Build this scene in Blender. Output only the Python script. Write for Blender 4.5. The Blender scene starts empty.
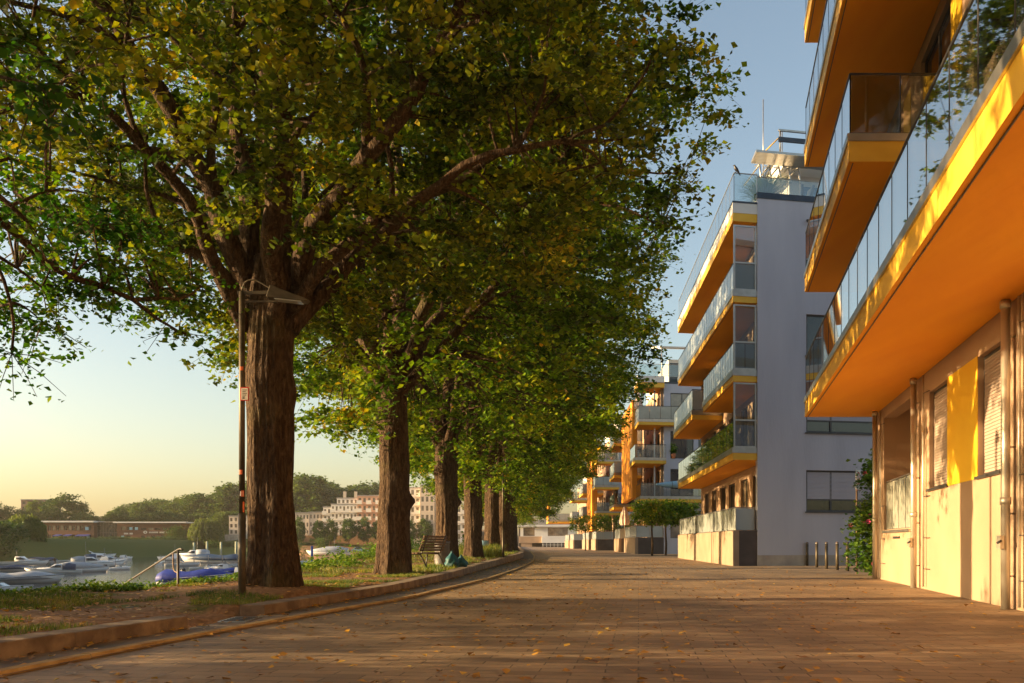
import bpy, bmesh, math, random
import numpy as np
from mathutils import Vector, Matrix
random.seed(7); RNG = np.random.default_rng(7)
R = math.radians
scene = bpy.context.scene
COL = scene.collection
F = 900.0; HZ = 543.0; CAMH = 0.9

def at(px, py, Y):
    """point seen at pixel px,py when it stands Y metres ahead"""
    return Vector(((px - 512) / F * Y, Y, CAMH + (HZ - py) / F * Y))
def atz(px, py, z):
    Y = F * (CAMH - z) / (py - HZ)
    return Vector(((px - 512) / F * Y, Y, z))

# ------------------------------------------------------------------ materials
def nt(name):
    m = bpy.data.materials.new(name); m.use_nodes = True
    t = m.node_tree; t.nodes.clear()
    out = t.nodes.new('ShaderNodeOutputMaterial')
    return m, t, out
def N(t, kind, **kw):
    n = t.nodes.new(kind)
    for k, v in kw.items():
        if k in n.inputs: n.inputs[k].default_value = v
        else: setattr(n, k, v)
    return n
def c4(c): return (c[0], c[1], c[2], 1.0)
def ramp(t, stops, fac):
    r = t.nodes.new('ShaderNodeValToRGB')
    e = r.color_ramp.elements
    e[0].position = stops[0][0]; e[0].color = c4(stops[0][1])
    e[1].position = stops[-1][0]; e[1].color = c4(stops[-1][1])
    for p, c in stops[1:-1]:
        x = e.new(p); x.color = c4(c)
    t.links.new(fac, r.inputs[0]); return r
def mat(name, c1, c2=None, rough=.7, scale=3., detail=5., metallic=0., bump=0., bscale=None, spec=.5, stretch=None, coat=0., contrast=(.35, .65)):
    m, t, out = nt(name)
    b = N(t, 'ShaderNodeBsdfPrincipled', Roughness=rough, Metallic=metallic)
    b.inputs['Specular IOR Level'].default_value = spec
    b.inputs['Coat Weight'].default_value = coat
    b.inputs['Base Color'].default_value = c4(c1)
    geo = N(t, 'ShaderNodeNewGeometry')
    vec = geo.outputs['Position']
    if stretch:
        mp = N(t, 'ShaderNodeMapping'); mp.inputs['Scale'].default_value = stretch
        t.links.new(vec, mp.inputs[0]); vec = mp.outputs[0]
    if c2:
        n = N(t, 'ShaderNodeTexNoise', Scale=scale, Detail=detail)
        t.links.new(vec, n.inputs['Vector'])
        r = ramp(t, [(contrast[0], c1), (contrast[1], c2)], n.outputs[0])
        t.links.new(r.outputs[0], b.inputs['Base Color'])
    if bump:
        n2 = N(t, 'ShaderNodeTexNoise', Scale=bscale or scale * 8, Detail=6.)
        t.links.new(vec, n2.inputs['Vector'])
        bp = N(t, 'ShaderNodeBump', Strength=1.0, Distance=bump)
        t.links.new(n2.outputs[0], bp.inputs['Height'])
        t.links.new(bp.outputs[0], b.inputs['Normal'])
    t.links.new(b.outputs[0], out.inputs[0])
    return m
def glassmat(name, tint=(.75, .8, .8), refl=1.0, base=.12, power=2.2):
    m, t, out = nt(name)
    tr = N(t, 'ShaderNodeBsdfTransparent'); tr.inputs[0].default_value = c4(tint)
    gl = N(t, 'ShaderNodeBsdfGlossy', Roughness=.02); gl.inputs[0].default_value = c4((refl, refl, refl))
    lw = N(t, 'ShaderNodeLayerWeight', Blend=.5)
    p = N(t, 'ShaderNodeMath', operation='POWER'); p.inputs[1].default_value = power
    t.links.new(lw.outputs['Facing'], p.inputs[0])
    a = N(t, 'ShaderNodeMath', operation='MULTIPLY_ADD', use_clamp=True); a.inputs[1].default_value = 1 - base; a.inputs[2].default_value = base
    t.links.new(p.outputs[0], a.inputs[0])
    mx = N(t, 'ShaderNodeMixShader')
    t.links.new(a.outputs[0], mx.inputs[0]); t.links.new(tr.outputs[0], mx.inputs[1]); t.links.new(gl.outputs[0], mx.inputs[2])
    t.links.new(mx.outputs[0], out.inputs[0]); return m
def leafmat(name, stops, nscale=.5, transl=.30, rough=.5):
    m, t, out = nt(name)
    geo = N(t, 'ShaderNodeNewGeometry')
    noi = N(t, 'ShaderNodeTexNoise', Scale=nscale, Detail=2.)
    t.links.new(geo.outputs['Position'], noi.inputs['Vector'])
    a = N(t, 'ShaderNodeMath', operation='MULTIPLY_ADD'); a.inputs[1].default_value = 1.6; a.inputs[2].default_value = -.55
    t.links.new(noi.outputs[0], a.inputs[0])
    s = N(t, 'ShaderNodeMath', operation='MULTIPLY_ADD'); s.inputs[1].default_value = .55
    t.links.new(geo.outputs['Random Per Island'], s.inputs[0]); t.links.new(a.outputs[0], s.inputs[2])
    r = ramp(t, stops, s.outputs[0])
    b = N(t, 'ShaderNodeBsdfPrincipled', Roughness=rough)
    b.inputs['Specular IOR Level'].default_value = .35
    tr = N(t, 'ShaderNodeBsdfTranslucent')
    mul = N(t, 'ShaderNodeVectorMath', operation='MULTIPLY'); mul.inputs[1].default_value = (1.5, 1.5, .6)
    t.links.new(r.outputs[0], mul.inputs[0])
    t.links.new(r.outputs[0], b.inputs['Base Color']); t.links.new(mul.outputs[0], tr.inputs[0])
    mx = N(t, 'ShaderNodeMixShader'); mx.inputs[0].default_value = transl
    t.links.new(b.outputs[0], mx.inputs[1]); t.links.new(tr.outputs[0], mx.inputs[2]); t.links.new(mx.outputs[0], out.inputs[0])
    return m

M = {}
M['cream'] = mat('cream_plaster', (.37, .25, .165), (.43, .295, .195), .9, .7, bump=.004, bscale=60)
M['lilac'] = mat('white_plaster', (.43, .44, .52), (.50, .51, .59), .9, .9, bump=.008, bscale=14, stretch=(1, 1, .22))
M['white'] = mat('white_paint', (.62, .61, .60), (.70, .69, .67), .7, .6, bump=.002, bscale=40)
M['soffit'] = mat('orange_soffit', (.90, .345, .006), (1., .44, .010), .8, 1.6, bump=.006, bscale=9, stretch=(1, .16, 1), contrast=(.3, .7))
M['fascia'] = mat('yellow_fascia', (.74, .42, .03), (.82, .48, .05), .6, 1.2)
M['yellow'] = mat('yellow_render', (.86, .50, .02), (.90, .56, .03), .8, 1., bump=.002, bscale=60)
M['orange'] = mat('orange_render', (.82, .30, .02), (.88, .36, .03), .8, 1., bump=.002, bscale=60)
M['metal'] = mat('brushed_metal', (.42, .40, .36), (.50, .48, .44), .38, 4., metallic=.9)
M['zinc'] = mat('zinc_pipe', (.50, .46, .38), (.60, .55, .45), .45, 6., metallic=.75, stretch=(1, 1, .2))
M['darkmetal'] = mat('dark_metal', (.05, .05, .055), (.08, .075, .07), .45, 3., metallic=.5)
M['navy'] = mat('navy_coping', (.03, .04, .06), (.045, .06, .085), .4, 3., metallic=.4)
M['concrete'] = mat('concrete', (.33, .29, .25), (.45, .40, .34), .9, 1.5, bump=.01, bscale=18)
M['plinth'] = mat('plinth_panel', (.27, .195, .135), (.33, .245, .175), .85, 1.2, bump=.004, bscale=30)
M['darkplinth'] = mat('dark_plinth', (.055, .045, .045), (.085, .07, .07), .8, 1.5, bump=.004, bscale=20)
M['shutter'] = mat('roller_shutter', (.38, .30, .25), (.43, .34, .28), .7, 1.)
M['shutterw'] = mat('pale_shutter', (.42, .40, .46), (.47, .45, .5), .6, 1.)
M['glass'] = glassmat('railing_glass')
M['frost'] = mat('frosted_glass', (.34, .39, .40), (.40, .45, .46), .2, 1., spec=.7)  # pale tone also stands in for sky reflected in upper railing glass
M['frostgrey'] = mat('grey_balcony_panel', (.30, .32, .28), (.36, .38, .34), .25, 1., spec=.7)
M['pane'] = mat('window_pane', (.012, .014, .018), (.03, .03, .035), .04, .8, spec=.6, coat=.25)
M['panelit'] = mat('curtained_pane', (.30, .24, .17), (.12, .09, .07), .12, .9, spec=.9, coat=.6)
M['frame'] = mat('window_frame', (.06, .055, .055), None, .5)
M['wood'] = mat('weathered_wood', (.10, .055, .03), (.18, .11, .06), .75, 5., bump=.003, stretch=(1, 1, 8))
M['kerb'] = mat('kerb_stone', (.12, .085, .06), (.24, .18, .125), .9, 4., bump=.012, bscale=22)
M['edge'] = mat('worn_edging_stone', (.26, .17, .07), (.40, .28, .12), .9, 5., bump=.01, bscale=25)  # yellower and lighter than the kerb stone
M['gutter'] = mat('gutter_slab', (.12, .10, .085), (.2, .16, .125), .9, 2., bump=.006, bscale=30)
M['bark'] = None
M['lampmetal'] = mat('painted_post', (.055, .045, .03), (.10, .08, .055), .5, 6., metallic=.4)
M['rust'] = mat('rusty_post', (.14, .09, .06), (.20, .13, .08), .6, 9., metallic=.3)
M['red'] = mat('red_paint', (.55, .03, .02), None, .5)
M['signwhite'] = mat('sign_white', (.75, .72, .68), None, .5)
M['stick'] = mat('orange_sticker', (.75, .16, .05), None, .5)
M['ink'] = mat('black_ink', (.03, .03, .03), None, .6)
M['teal'] = mat('teal_plastic', (.006, .06, .08), (.01, .10, .12), .6, 8., bump=.01, bscale=20)
M['galv'] = mat('galvanised_bin', (.16, .16, .17), (.24, .235, .23), .5, 6., metallic=.7)
M['boatwhite'] = mat('boat_gelcoat', (.70, .72, .74), (.76, .77, .78), .3, 1., coat=.4)
M['tarpgrey'] = mat('grey_boat_cover', (.30, .34, .40), (.40, .43, .48), .7, 1.5, bump=.03, bscale=3)
M['tarpblue'] = mat('royal_blue_cover', (.012, .03, .26), (.02, .05, .34), .6, 1.5, bump=.03, bscale=4)
M['tarpnavy'] = mat('navy_cover', (.02, .05, .12), (.03, .075, .16), .6, 1.5, bump=.03, bscale=4)
M['black'] = mat('black_rubber', (.02, .02, .022), None, .5)
M['timber'] = mat('jetty_timber', (.22, .2, .18), (.3, .27, .24), .8, 2.)
M['brownclad'] = mat('brown_cladding', (.11, .045, .025), (.16, .07, .04), .8, .25, stretch=(1, 1, 4))
M['housebeige'] = mat('beige_render', (.62, .50, .38), (.68, .56, .44), .9, .1)
M['housepink'] = mat('salmon_render', (.50, .29, .20), (.54, .32, .23), .9, .1)
M['housewhite'] = mat('pale_render', (.68, .64, .58), (.73, .69, .63), .9, .1)
M['stonewall'] = mat('retaining_stone', (.50, .42, .32), (.6, .5, .39), .9, .4)
M['roof'] = mat('grey_roofing', (.25, .24, .23), (.32, .3, .28), .8, .3)
M['blueglass'] = mat('blue_tinted_pane', (.01, .12, .28), (.02, .2, .4), .05, .8, spec=1.)
M['carblue'] = mat('pale_blue_car_paint', (.28, .42, .55), None, .3, coat=.8)
M['carsilver'] = mat('silver_car_paint', (.45, .46, .48), None, .3, coat=.8)
M['pink'] = mat('pink_blossom', (.75, .08, .22), (.85, .2, .35), .6, 20.)
M['feather'] = mat('black_feather', (.015, .015, .02), None, .45)
M['clay'] = mat('clay_pot', (.45, .16, .07), None, .8)
M['canvas'] = mat('parasol_canvas', (.6, .45, .36), (.66, .5, .4), .8, 2.)
M['redleaf'] = mat('red_flowers', (.55, .03, .02), (.3, .08, .02), .7, 10.)
M['kayakw'] = mat('kayak_pale_blue', (.25, .45, .62), None, .35)
M['kayakb'] = mat('kayak_blue', (.01, .06, .32), None, .35)
M['brick'] = mat('dark_brick', (.16, .10, .08), (.22, .14, .11), .9, .4)
M['postgreen'] = mat('pale_mooring_post', (.32, .36, .25), (.42, .44, .3), .7, 2.)

LEAF_T1 = leafmat('lime_leaves_olive', [(0, (.004, .016, .001)), (.3, (.028, .065, .003)), (.6, (.12, .17, .006)), (.88, (.27, .27, .010)), (1, (.38, .29, .015))], .7)  # dark stops imitate shaded crown interior, bright stops sunlit leaves; next two likewise
LEAF_T0 = leafmat('lime_leaves_green', [(0, (.003, .02, .001)), (.35, (.018, .085, .004)), (.65, (.07, .20, .008)), (1, (.25, .30, .015))], .8)
LEAF_T2 = leafmat('lime_leaves_mixed', [(0, (.005, .022, .001)), (.28, (.032, .095, .004)), (.58, (.13, .24, .008)), (.88, (.29, .34, .012)), (1, (.48, .30, .015))], .5)
LEAF_FAR = leafmat('far_foliage', [(0, (.025, .06, .015)), (.5, (.06, .11, .02)), (1, (.13, .17, .03))], .12, .3)
LEAF_WIL = leafmat('willow_foliage', [(0, (.05, .08, .02)), (.5, (.10, .14, .03)), (1, (.16, .19, .05))], .3, .4)
LEAF_BUSH = leafmat('bush_leaves', [(0, (.02, .06, .008)), (.5, (.05, .12, .012)), (1, (.16, .22, .02))], 1.2)
LEAF_WEED = leafmat('weed_leaves', [(0, (.03, .08, .01)), (.5, (.08, .17, .014)), (1, (.22, .28, .03))], 2.)
GRASS_M = leafmat('grass_blades', [(0, (.03, .07, .01)), (.45, (.08, .13, .02)), (.8, (.20, .20, .04)), (1, (.34, .25, .09))], 1.5, .4)
FALL_M = leafmat('fallen_leaf', [(0, (.10, .05, .02)), (.4, (.30, .14, .03)), (.75, (.55, .30, .04)), (1, (.62, .45, .10))], 3., .1)

def bark_mat():
    m, t, out = nt('lime_bark')
    b = N(t, 'ShaderNodeBsdfPrincipled', Roughness=.9); b.inputs['Specular IOR Level'].default_value = .25
    tc = N(t, 'ShaderNodeTexCoord')
    mp = N(t, 'ShaderNodeMapping'); mp.inputs['Scale'].default_value = (11, 11, 3.4)
    t.links.new(tc.outputs['Object'], mp.inputs[0])
    n = N(t, 'ShaderNodeTexNoise', Scale=1.6, Detail=8., Roughness=.65, Distortion=.6); t.links.new(mp.outputs[0], n.inputs['Vector'])
    v = N(t, 'ShaderNodeTexVoronoi', Scale=1.5, feature='DISTANCE_TO_EDGE'); t.links.new(mp.outputs[0], v.inputs['Vector'])
    n3 = N(t, 'ShaderNodeTexNoise', Scale=.9, Detail=3.); t.links.new(tc.outputs['Object'], n3.inputs['Vector'])
    r = ramp(t, [(.3, (.018, .011, .008)), (.5, (.07, .043, .026)), (.72, (.15, .10, .06))], n.outputs[0])
    r2 = ramp(t, [(.55, (0, 0, 0)), (.72, (1, 1, 1))], n3.outputs[0])
    mx = N(t, 'ShaderNodeMix', data_type='RGBA'); mx.inputs['Factor'].default_value = .4
    mth = N(t, 'ShaderNodeMath', operation='MULTIPLY'); mth.inputs[1].default_value = .4
    t.links.new(r2.outputs[0], mth.inputs[0]); t.links.new(mth.outputs[0], mx.inputs[0])
    t.links.new(r.outputs[0], mx.inputs[6]); mx.inputs[7].default_value = (.13, .12, .045, 1)
    t.links.new(mx.outputs[2], b.inputs['Base Color'])
    s = N(t, 'ShaderNodeMath', operation='MULTIPLY_ADD'); s.inputs[1].default_value = .9
    cl = N(t, 'ShaderNodeMath', operation='MINIMUM'); cl.inputs[1].default_value = .25
    t.links.new(v.outputs['Distance'], cl.inputs[0]); t.links.new(cl.outputs[0], s.inputs[0]); t.links.new(n.outputs[0], s.inputs[2])
    bp = N(t, 'ShaderNodeBump', Strength=1., Distance=.10); t.links.new(s.outputs[0], bp.inputs['Height'])
    t.links.new(bp.outputs[0], b.inputs['Normal']); t.links.new(b.outputs[0], out.inputs[0])
    return m
M['bark'] = bark_mat()

def paving_mat():
    m, t, out = nt('street_paving')
    geo = N(t, 'ShaderNodeNewGeometry')
    mp = N(t, 'ShaderNodeMapping'); mp.inputs['Rotation'].default_value = (0, 0, R(8)); t.links.new(geo.outputs['Position'], mp.inputs[0])
    br = N(t, 'ShaderNodeTexBrick', Scale=1.)
    br.inputs['Brick Width'].default_value = .46; br.inputs['Row Height'].default_value = .165
    br.inputs['Mortar Size'].default_value = .006; br.inputs['Mortar Smooth'].default_value = .3; br.inputs['Bias'].default_value = 0.
    br.inputs['Color1'].default_value = (.225, .166, .106, 1); br.inputs['Color2'].default_value = (.325, .242, .154, 1); br.inputs['Mortar'].default_value = (.12, .095, .062, 1)
    t.links.new(mp.outputs[0], br.inputs[0])
    n = N(t, 'ShaderNodeTexNoise', Scale=.6, Detail=7.); t.links.new(geo.outputs['Position'], n.inputs['Vector'])
    r = ramp(t, [(.3, (.50, .48, .50)), (.7, (1.35, 1.27, 1.15))], n.outputs[0])
    mul = N(t, 'ShaderNodeVectorMath', operation='MULTIPLY'); t.links.new(br.outputs[0], mul.inputs[0]); t.links.new(r.outputs[0], mul.inputs[1])
    n2 = N(t, 'ShaderNodeTexNoise', Scale=60., Detail=4.); t.links.new(geo.outputs['Position'], n2.inputs['Vector'])
    n3 = N(t, 'ShaderNodeTexNoise', Scale=2.3, Detail=2.); t.links.new(mp.outputs[0], n3.inputs['Vector'])
    h = N(t, 'ShaderNodeMath', operation='MULTIPLY_ADD'); h.inputs[1].default_value = -1.
    t.links.new(br.outputs['Fac'], h.inputs[0])
    h2 = N(t, 'ShaderNodeMath', operation='MULTIPLY_ADD'); h2.inputs[1].default_value = .35; t.links.new(n2.outputs[0], h2.inputs[0])
    h3 = N(t, 'ShaderNodeMath', operation='MULTIPLY'); h3.inputs[1].default_value = 1.6; t.links.new(n3.outputs[0], h3.inputs[0])
    t.links.new(h3.outputs[0], h2.inputs[2]); t.links.new(h2.outputs[0], h.inputs[2])
    bp = N(t, 'ShaderNodeBump', Strength=1., Distance=.009); t.links.new(h.outputs[0], bp.inputs['Height'])
    b = N(t, 'ShaderNodeBsdfPrincipled', Roughness=.68); b.inputs['Specular IOR Level'].default_value = .4
    t.links.new(mul.outputs[0], b.inputs['Base Color']); t.links.new(bp.outputs[0], b.inputs['Normal']); t.links.new(b.outputs[0], out.inputs[0])
    return m
def ground_mat():
    m, t, out = nt('earth_and_grass')
    geo = N(t, 'ShaderNodeNewGeometry')
    n = N(t, 'ShaderNodeTexNoise', Scale=.55, Detail=7., Roughness=.62); t.links.new(geo.outputs['Position'], n.inputs['Vector'])
    n2 = N(t, 'ShaderNodeTexNoise', Scale=14., Detail=6.); t.links.new(geo.outputs['Position'], n2.inputs['Vector'])
    r1 = ramp(t, [(.3, (.16, .085, .04)), (.7, (.32, .19, .10))], n2.outputs[0])
    r2 = ramp(t, [(.3, (.05, .075, .015)), (.7, (.12, .13, .03))], n2.outputs[0])
    f = ramp(t, [(.56, (0, 0, 0)), (.64, (1, 1, 1))], n.outputs[0])
    sx = N(t, 'ShaderNodeSeparateXYZ'); t.links.new(geo.outputs['Position'], sx.inputs[0])
    lt = N(t, 'ShaderNodeMath', operation='LESS_THAN'); lt.inputs[1].default_value = -66.; t.links.new(sx.outputs[0], lt.inputs[0])
    mf = N(t, 'ShaderNodeMath', operation='MAXIMUM'); t.links.new(f.outputs[0], mf.inputs[0]); t.links.new(lt.outputs[0], mf.inputs[1])
    mx = N(t, 'ShaderNodeMix', data_type='RGBA'); t.links.new(mf.outputs[0], mx.inputs[0]); t.links.new(r1.outputs[0], mx.inputs[6]); t.links.new(r2.outputs[0], mx.inputs[7])
    bp = N(t, 'ShaderNodeBump', Strength=1., Distance=.03); t.links.new(n2.outputs[0], bp.inputs['Height'])
    b = N(t, 'ShaderNodeBsdfPrincipled', Roughness=.95); b.inputs['Specular IOR Level'].default_value = .2
    t.links.new(mx.outputs[2], b.inputs['Base Color']); t.links.new(bp.outputs[0], b.inputs['Normal']); t.links.new(b.outputs[0], out.inputs[0])
    return m
def water_mat():
    m, t, out = nt('harbour_water')
    geo = N(t, 'ShaderNodeNewGeometry')
    mp = N(t, 'ShaderNodeMapping'); mp.inputs['Scale'].default_value = (.35, 1.6, 1); t.links.new(geo.outputs['Position'], mp.inputs[0])
    n = N(t, 'ShaderNodeTexNoise', Scale=1.2, Detail=5.); t.links.new(mp.outputs[0], n.inputs['Vector'])
    bp = N(t, 'ShaderNodeBump', Strength=.8, Distance=.03); t.links.new(n.outputs[0], bp.inputs['Height'])
    b = N(t, 'ShaderNodeBsdfPrincipled', Roughness=.04, IOR=1.33); b.inputs['Base Color'].default_value = (.008, .03, .06, 1)
    b.inputs['Specular IOR Level'].default_value = .8
    t.links.new(bp.outputs[0], b.inputs['Normal']); t.links.new(b.outputs[0], out.inputs[0])
    return m
M['paving'] = paving_mat(); M['earth'] = ground_mat(); M['water'] = water_mat()

# ------------------------------------------------------------------ object helpers
def tag(o, label=None, cat=None, group=None, kind=None):
    if label: o['label'] = label
    if cat: o['category'] = cat
    if group: o['group'] = group
    if kind: o['kind'] = kind
    return o
def empty(name, loc=(0, 0, 0), label=None, cat=None, group=None, rz=0):
    o = bpy.data.objects.new(name, None); COL.objects.link(o); o.location = loc; o.rotation_euler = (0, 0, rz)
    o.empty_display_size = .2
    return tag(o, label, cat, group)
def copy_tree(o, parent=None):
    c = o.copy(); COL.objects.link(c)
    if parent: c.parent = parent
    for ch in list(o.children): copy_tree(ch, c)
    return c

class MB:
    """collects simple shapes; build() links them as one mesh object"""
    def __init__(s): s.v = []; s.f = []; s.m = []; s.mats = []; s.sm = []
    def mi(s, m):
        if m not in s.mats: s.mats.append(m)
        return s.mats.index(m)
    def poly(s, pts, m, smooth=False):
        i = len(s.v); s.v += [tuple(p) for p in pts]; s.f.append(tuple(range(i, i + len(pts)))); s.m.append(s.mi(m)); s.sm.append(smooth)
    def hexa(s, p, m, mbot=None, mtop=None, mfront=None):
        """p: 8 points, bottom ring 0-3, top ring 4-7"""
        i = len(s.v); s.v += [tuple(q) for q in p]
        k = s.mi(m)
        for f, mm in (((0, 3, 2, 1), mbot), ((4, 5, 6, 7), mtop), ((0, 1, 5, 4), mfront), ((1, 2, 6, 5), None), ((2, 3, 7, 6), None), ((3, 0, 4, 7), None)):
            s.f.append(tuple(i + q for q in f)); s.m.append(s.mi(mm) if mm else k); s.sm.append(False)
        return s
    def box(s, x0, x1, y0, y1, z0, z1, m, **k):
        return s.hexa([(x0, y0, z0), (x1, y0, z0), (x1, y1, z0), (x0, y1, z0), (x0, y0, z1), (x1, y0, z1), (x1, y1, z1), (x0, y1, z1)], m, **k)
    def fbox(s, fr, a0, a1, b0, b1, z0, z1, m, **k):
        """box in a facade frame: a along the facade, b inwards"""
        P = fr.pt
        return s.hexa([P(a0, b0, z0), P(a1, b0, z0), P(a1, b1, z0), P(a0, b1, z0), P(a0, b0, z1), P(a1, b0, z1), P(a1, b1, z1), P(a0, b1, z1)], m, **k)
    def tube(s, pts, rad, m, n=8, caps=True, smooth=True):
        pts = [Vector(p) for p in pts]
        if not hasattr(rad, '__len__'): rad = [rad] * len(pts)
        i0 = len(s.v); k = s.mi(m); up = None
        for j, p in enumerate(pts):
            d = (pts[min(j + 1, len(pts) - 1)] - pts[max(j - 1, 0)])
            d = d.normalized() if d.length > 1e-9 else Vector((0, 0, 1))
            if up is None:
                up = d.orthogonal().normalized()
            else:
                up = (up - d * up.dot(d)); up = up.normalized() if up.length > 1e-6 else d.orthogonal().normalized()
            w = d.cross(up)
            for q in range(n):
                a = 2 * math.pi * q / n
                s.v.append(tuple(p + (up * math.cos(a) + w * math.sin(a)) * rad[j]))
        for j in range(len(pts) - 1):
            for q in range(n):
                a = i0 + j * n + q; b = i0 + j * n + (q + 1) % n
                s.f.append((a, b, b + n, a + n)); s.m.append(k); s.sm.append(smooth)
        if caps:
            s.f.append(tuple(i0 + q for q in range(n))[::-1]); s.m.append(k); s.sm.append(False)
            e = i0 + (len(pts) - 1) * n
            s.f.append(tuple(e + q for q in range(n))); s.m.append(k); s.sm.append(False)
        return s
    def rings(s, rings, m, smooth=True, closed=True, cap0=True, cap1=True):
        """loft through rings of equal length"""
        i0 = len(s.v); n = len(rings[0]); k = s.mi(m)
        for r in rings: s.v += [tuple(p) for p in r]
        for j in range(len(rings) - 1):
            for q in range(n if closed else n - 1):
                a = i0 + j * n + q; b = i0 + j * n + (q + 1) % n
                s.f.append((a, b, b + n, a + n)); s.m.append(k); s.sm.append(smooth)
        if cap0: s.f.append(tuple(i0 + q for q in range(n))[::-1]); s.m.append(k); s.sm.append(False)
        if cap1:
            e = i0 + (len(rings) - 1) * n
            s.f.append(tuple(e + q for q in range(n))); s.m.append(k); s.sm.append(False)
        return s
    def wall(s, fr, a0, a1, z0, z1, b0, b1, holes, m):
        """facade sheet of thickness b0..b1 with rectangular holes (a0,a1,z0,z1)"""
        A = sorted({a0, a1} | {x for h in holes for x in h[:2] if a0 < x < a1})
        Z = sorted({z0, z1} | {x for h in holes for x in h[2:4] if z0 < x < z1})
        def solid(i, j):
            if i < 0 or j < 0 or i >= len(A) - 1 or j >= len(Z) - 1: return False
            ca = (A[i] + A[i + 1]) / 2; cz = (Z[j] + Z[j + 1]) / 2
            return not any(h[0] < ca < h[1] and h[2] < cz < h[3] for h in holes)
        P = fr.pt
        for i in range(len(A) - 1):
            for j in range(len(Z) - 1):
                if not solid(i, j): continue
                x0, x1, y0, y1 = A[i], A[i + 1], Z[j], Z[j + 1]
                s.poly([P(x0, b0, y0), P(x1, b0, y0), P(x1, b0, y1), P(x0, b0, y1)], m)
                s.poly([P(x0, b1, y0), P(x0, b1, y1), P(x1, b1, y1), P(x1, b1, y0)], m)
                if not solid(i - 1, j): s.poly([P(x0, b0, y0), P(x0, b0, y1), P(x0, b1, y1), P(x0, b1, y0)], m)
                if not solid(i + 1, j): s.poly([P(x1, b0, y0), P(x1, b1, y0), P(x1, b1, y1), P(x1, b0, y1)], m)
                if not solid(i, j - 1): s.poly([P(x0, b0, y0), P(x0, b1, y0), P(x1, b1, y0), P(x1, b0, y0)], m)
                if not solid(i, j + 1): s.poly([P(x0, b0, y1), P(x1, b0, y1), P(x1, b1, y1), P(x0, b1, y1)], m)
        return s
    def build(s, name, parent=None, weld=False, bevel=0, **kw):
        me = bpy.data.meshes.new(name)
        me.from_pydata(s.v, [], s.f)
        for m in s.mats: me.materials.append(m)
        me.polygons.foreach_set('material_index', s.m); me.polygons.foreach_set('use_smooth', s.sm)
        if weld or bevel:
            bm = bmesh.new(); bm.from_mesh(me)
            bmesh.ops.remove_doubles(bm, verts=bm.verts, dist=1e-4)
            bmesh.ops.recalc_face_normals(bm, faces=bm.faces)
            bm.to_mesh(me); bm.free()
        me.update()
        o = bpy.data.objects.new(name, me); COL.objects.link(o)
        if bevel:
            b = o.modifiers.new('bevel', 'BEVEL'); b.width = bevel; b.segments = 2; b.limit_method = 'ANGLE'
        if parent: o.parent = parent
        return tag(o, **kw)

class Frame:
    def __init__(s, x0, k, skew=0.): s.x0, s.k, s.skew = x0, k, skew
    def pt(s, t, e, z): return (s.x0 + s.k * t + e, t + s.skew * e, z)
class EndFrame:
    """the wall that closes a building: a runs inwards, b runs along the street"""
    def __init__(s, fr, t0): s.fr, s.t0 = fr, t0
    def pt(s, a, b, z): return s.fr.pt(s.t0 + b, a, z)

def np_mesh(name, verts, faces, m, parent=None, **kw):
    """verts (n,3); faces (m,k) all of equal size"""
    me = bpy.data.meshes.new(name)
    nf, k = faces.shape
    me.vertices.add(len(verts)); me.vertices.foreach_set('co', verts.astype(np.float32).ravel())
    me.loops.add(nf * k); me.loops.foreach_set('vertex_index', faces.astype(np.int32).ravel())
    me.polygons.add(nf); me.polygons.foreach_set('loop_start', np.arange(0, nf * k, k, dtype=np.int32))
    me.materials.append(m); me.update(calc_edges=True)
    o = bpy.data.objects.new(name, me); COL.objects.link(o)
    if parent: o.parent = parent
    return tag(o, **kw)

def leaf_arrays(c, size, rng, up=.6, droop=.3, width=.42):
    """folded leaves at centres c"""
    n = len(c)
    nrm = rng.normal(size=(n, 3)); nrm /= np.linalg.norm(nrm, axis=1)[:, None]
    nrm[:, 2] = np.abs(nrm[:, 2]) + up; nrm /= np.linalg.norm(nrm, axis=1)[:, None]
    d = rng.normal(size=(n, 3)); d[:, 2] -= droop
    d -= nrm * np.sum(d * nrm, 1)[:, None]; d /= np.linalg.norm(d, axis=1)[:, None]
    w = np.cross(nrm, d)
    s = (size * rng.uniform(.45, 1.4, n))[:, None]
    b = c - d * s * .5; tp = c + d * s * .5
    l = c - d * s * .08 + w * s * width + nrm * s * .12; r = c - d * s * .08 - w * s * width + nrm * s * .12
    V = np.stack([b, r, tp, l], 1).reshape(-1, 3)
    i = np.arange(n)[:, None] * 4
    Fc = np.concatenate([i + np.array([[0, 1, 2]]), i + np.array([[0, 2, 3]])], 1).reshape(-1, 3)
    return V, Fc
# ------------------------------------------------------------------ terrain
from mathutils import noise as MN
KY = [-14, 0, 6.8, 9.3, 11.1, 16.2, 22.2, 30, 42.6, 55.5, 80, 135, 210, 260]
KX = [-8.2, -5.3, -3.87, -3.36, -3.02, -2.12, -1.50, -.95, 0, .7, 1.1, 1.25, 1.2, 1.2]
GY = [-14, 0, 6.04, 8.9, 11.7, 14.3, 22.2, 30, 42.6, 60, 90, 135, 210, 260]
GX = [-7.4, -4.7, -3.44, -2.93, -2.30, -1.68, -.56, .15, 1.03, 1.55, 1.95, 2.1, 2.1, 2.1]
def kerb_x(Y): return float(np.interp(Y, KY, KX))
def gut_x(Y): return float(np.interp(Y, GY, GX))
def kerb_h(Y): return float(np.interp(Y, [0, 18, 45, 60], [.14, .15, .30, .32]))
def edge_x(Y): return float(np.interp(Y, [-10, 5, 12.6, 14.7, 18, 24.8, 38, 55, 80, 120, 300], [-9.5, -8.6, -7.3, -6.2, -6.1, -5.6, -6., -7.5, -9, -9, -9]))
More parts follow.
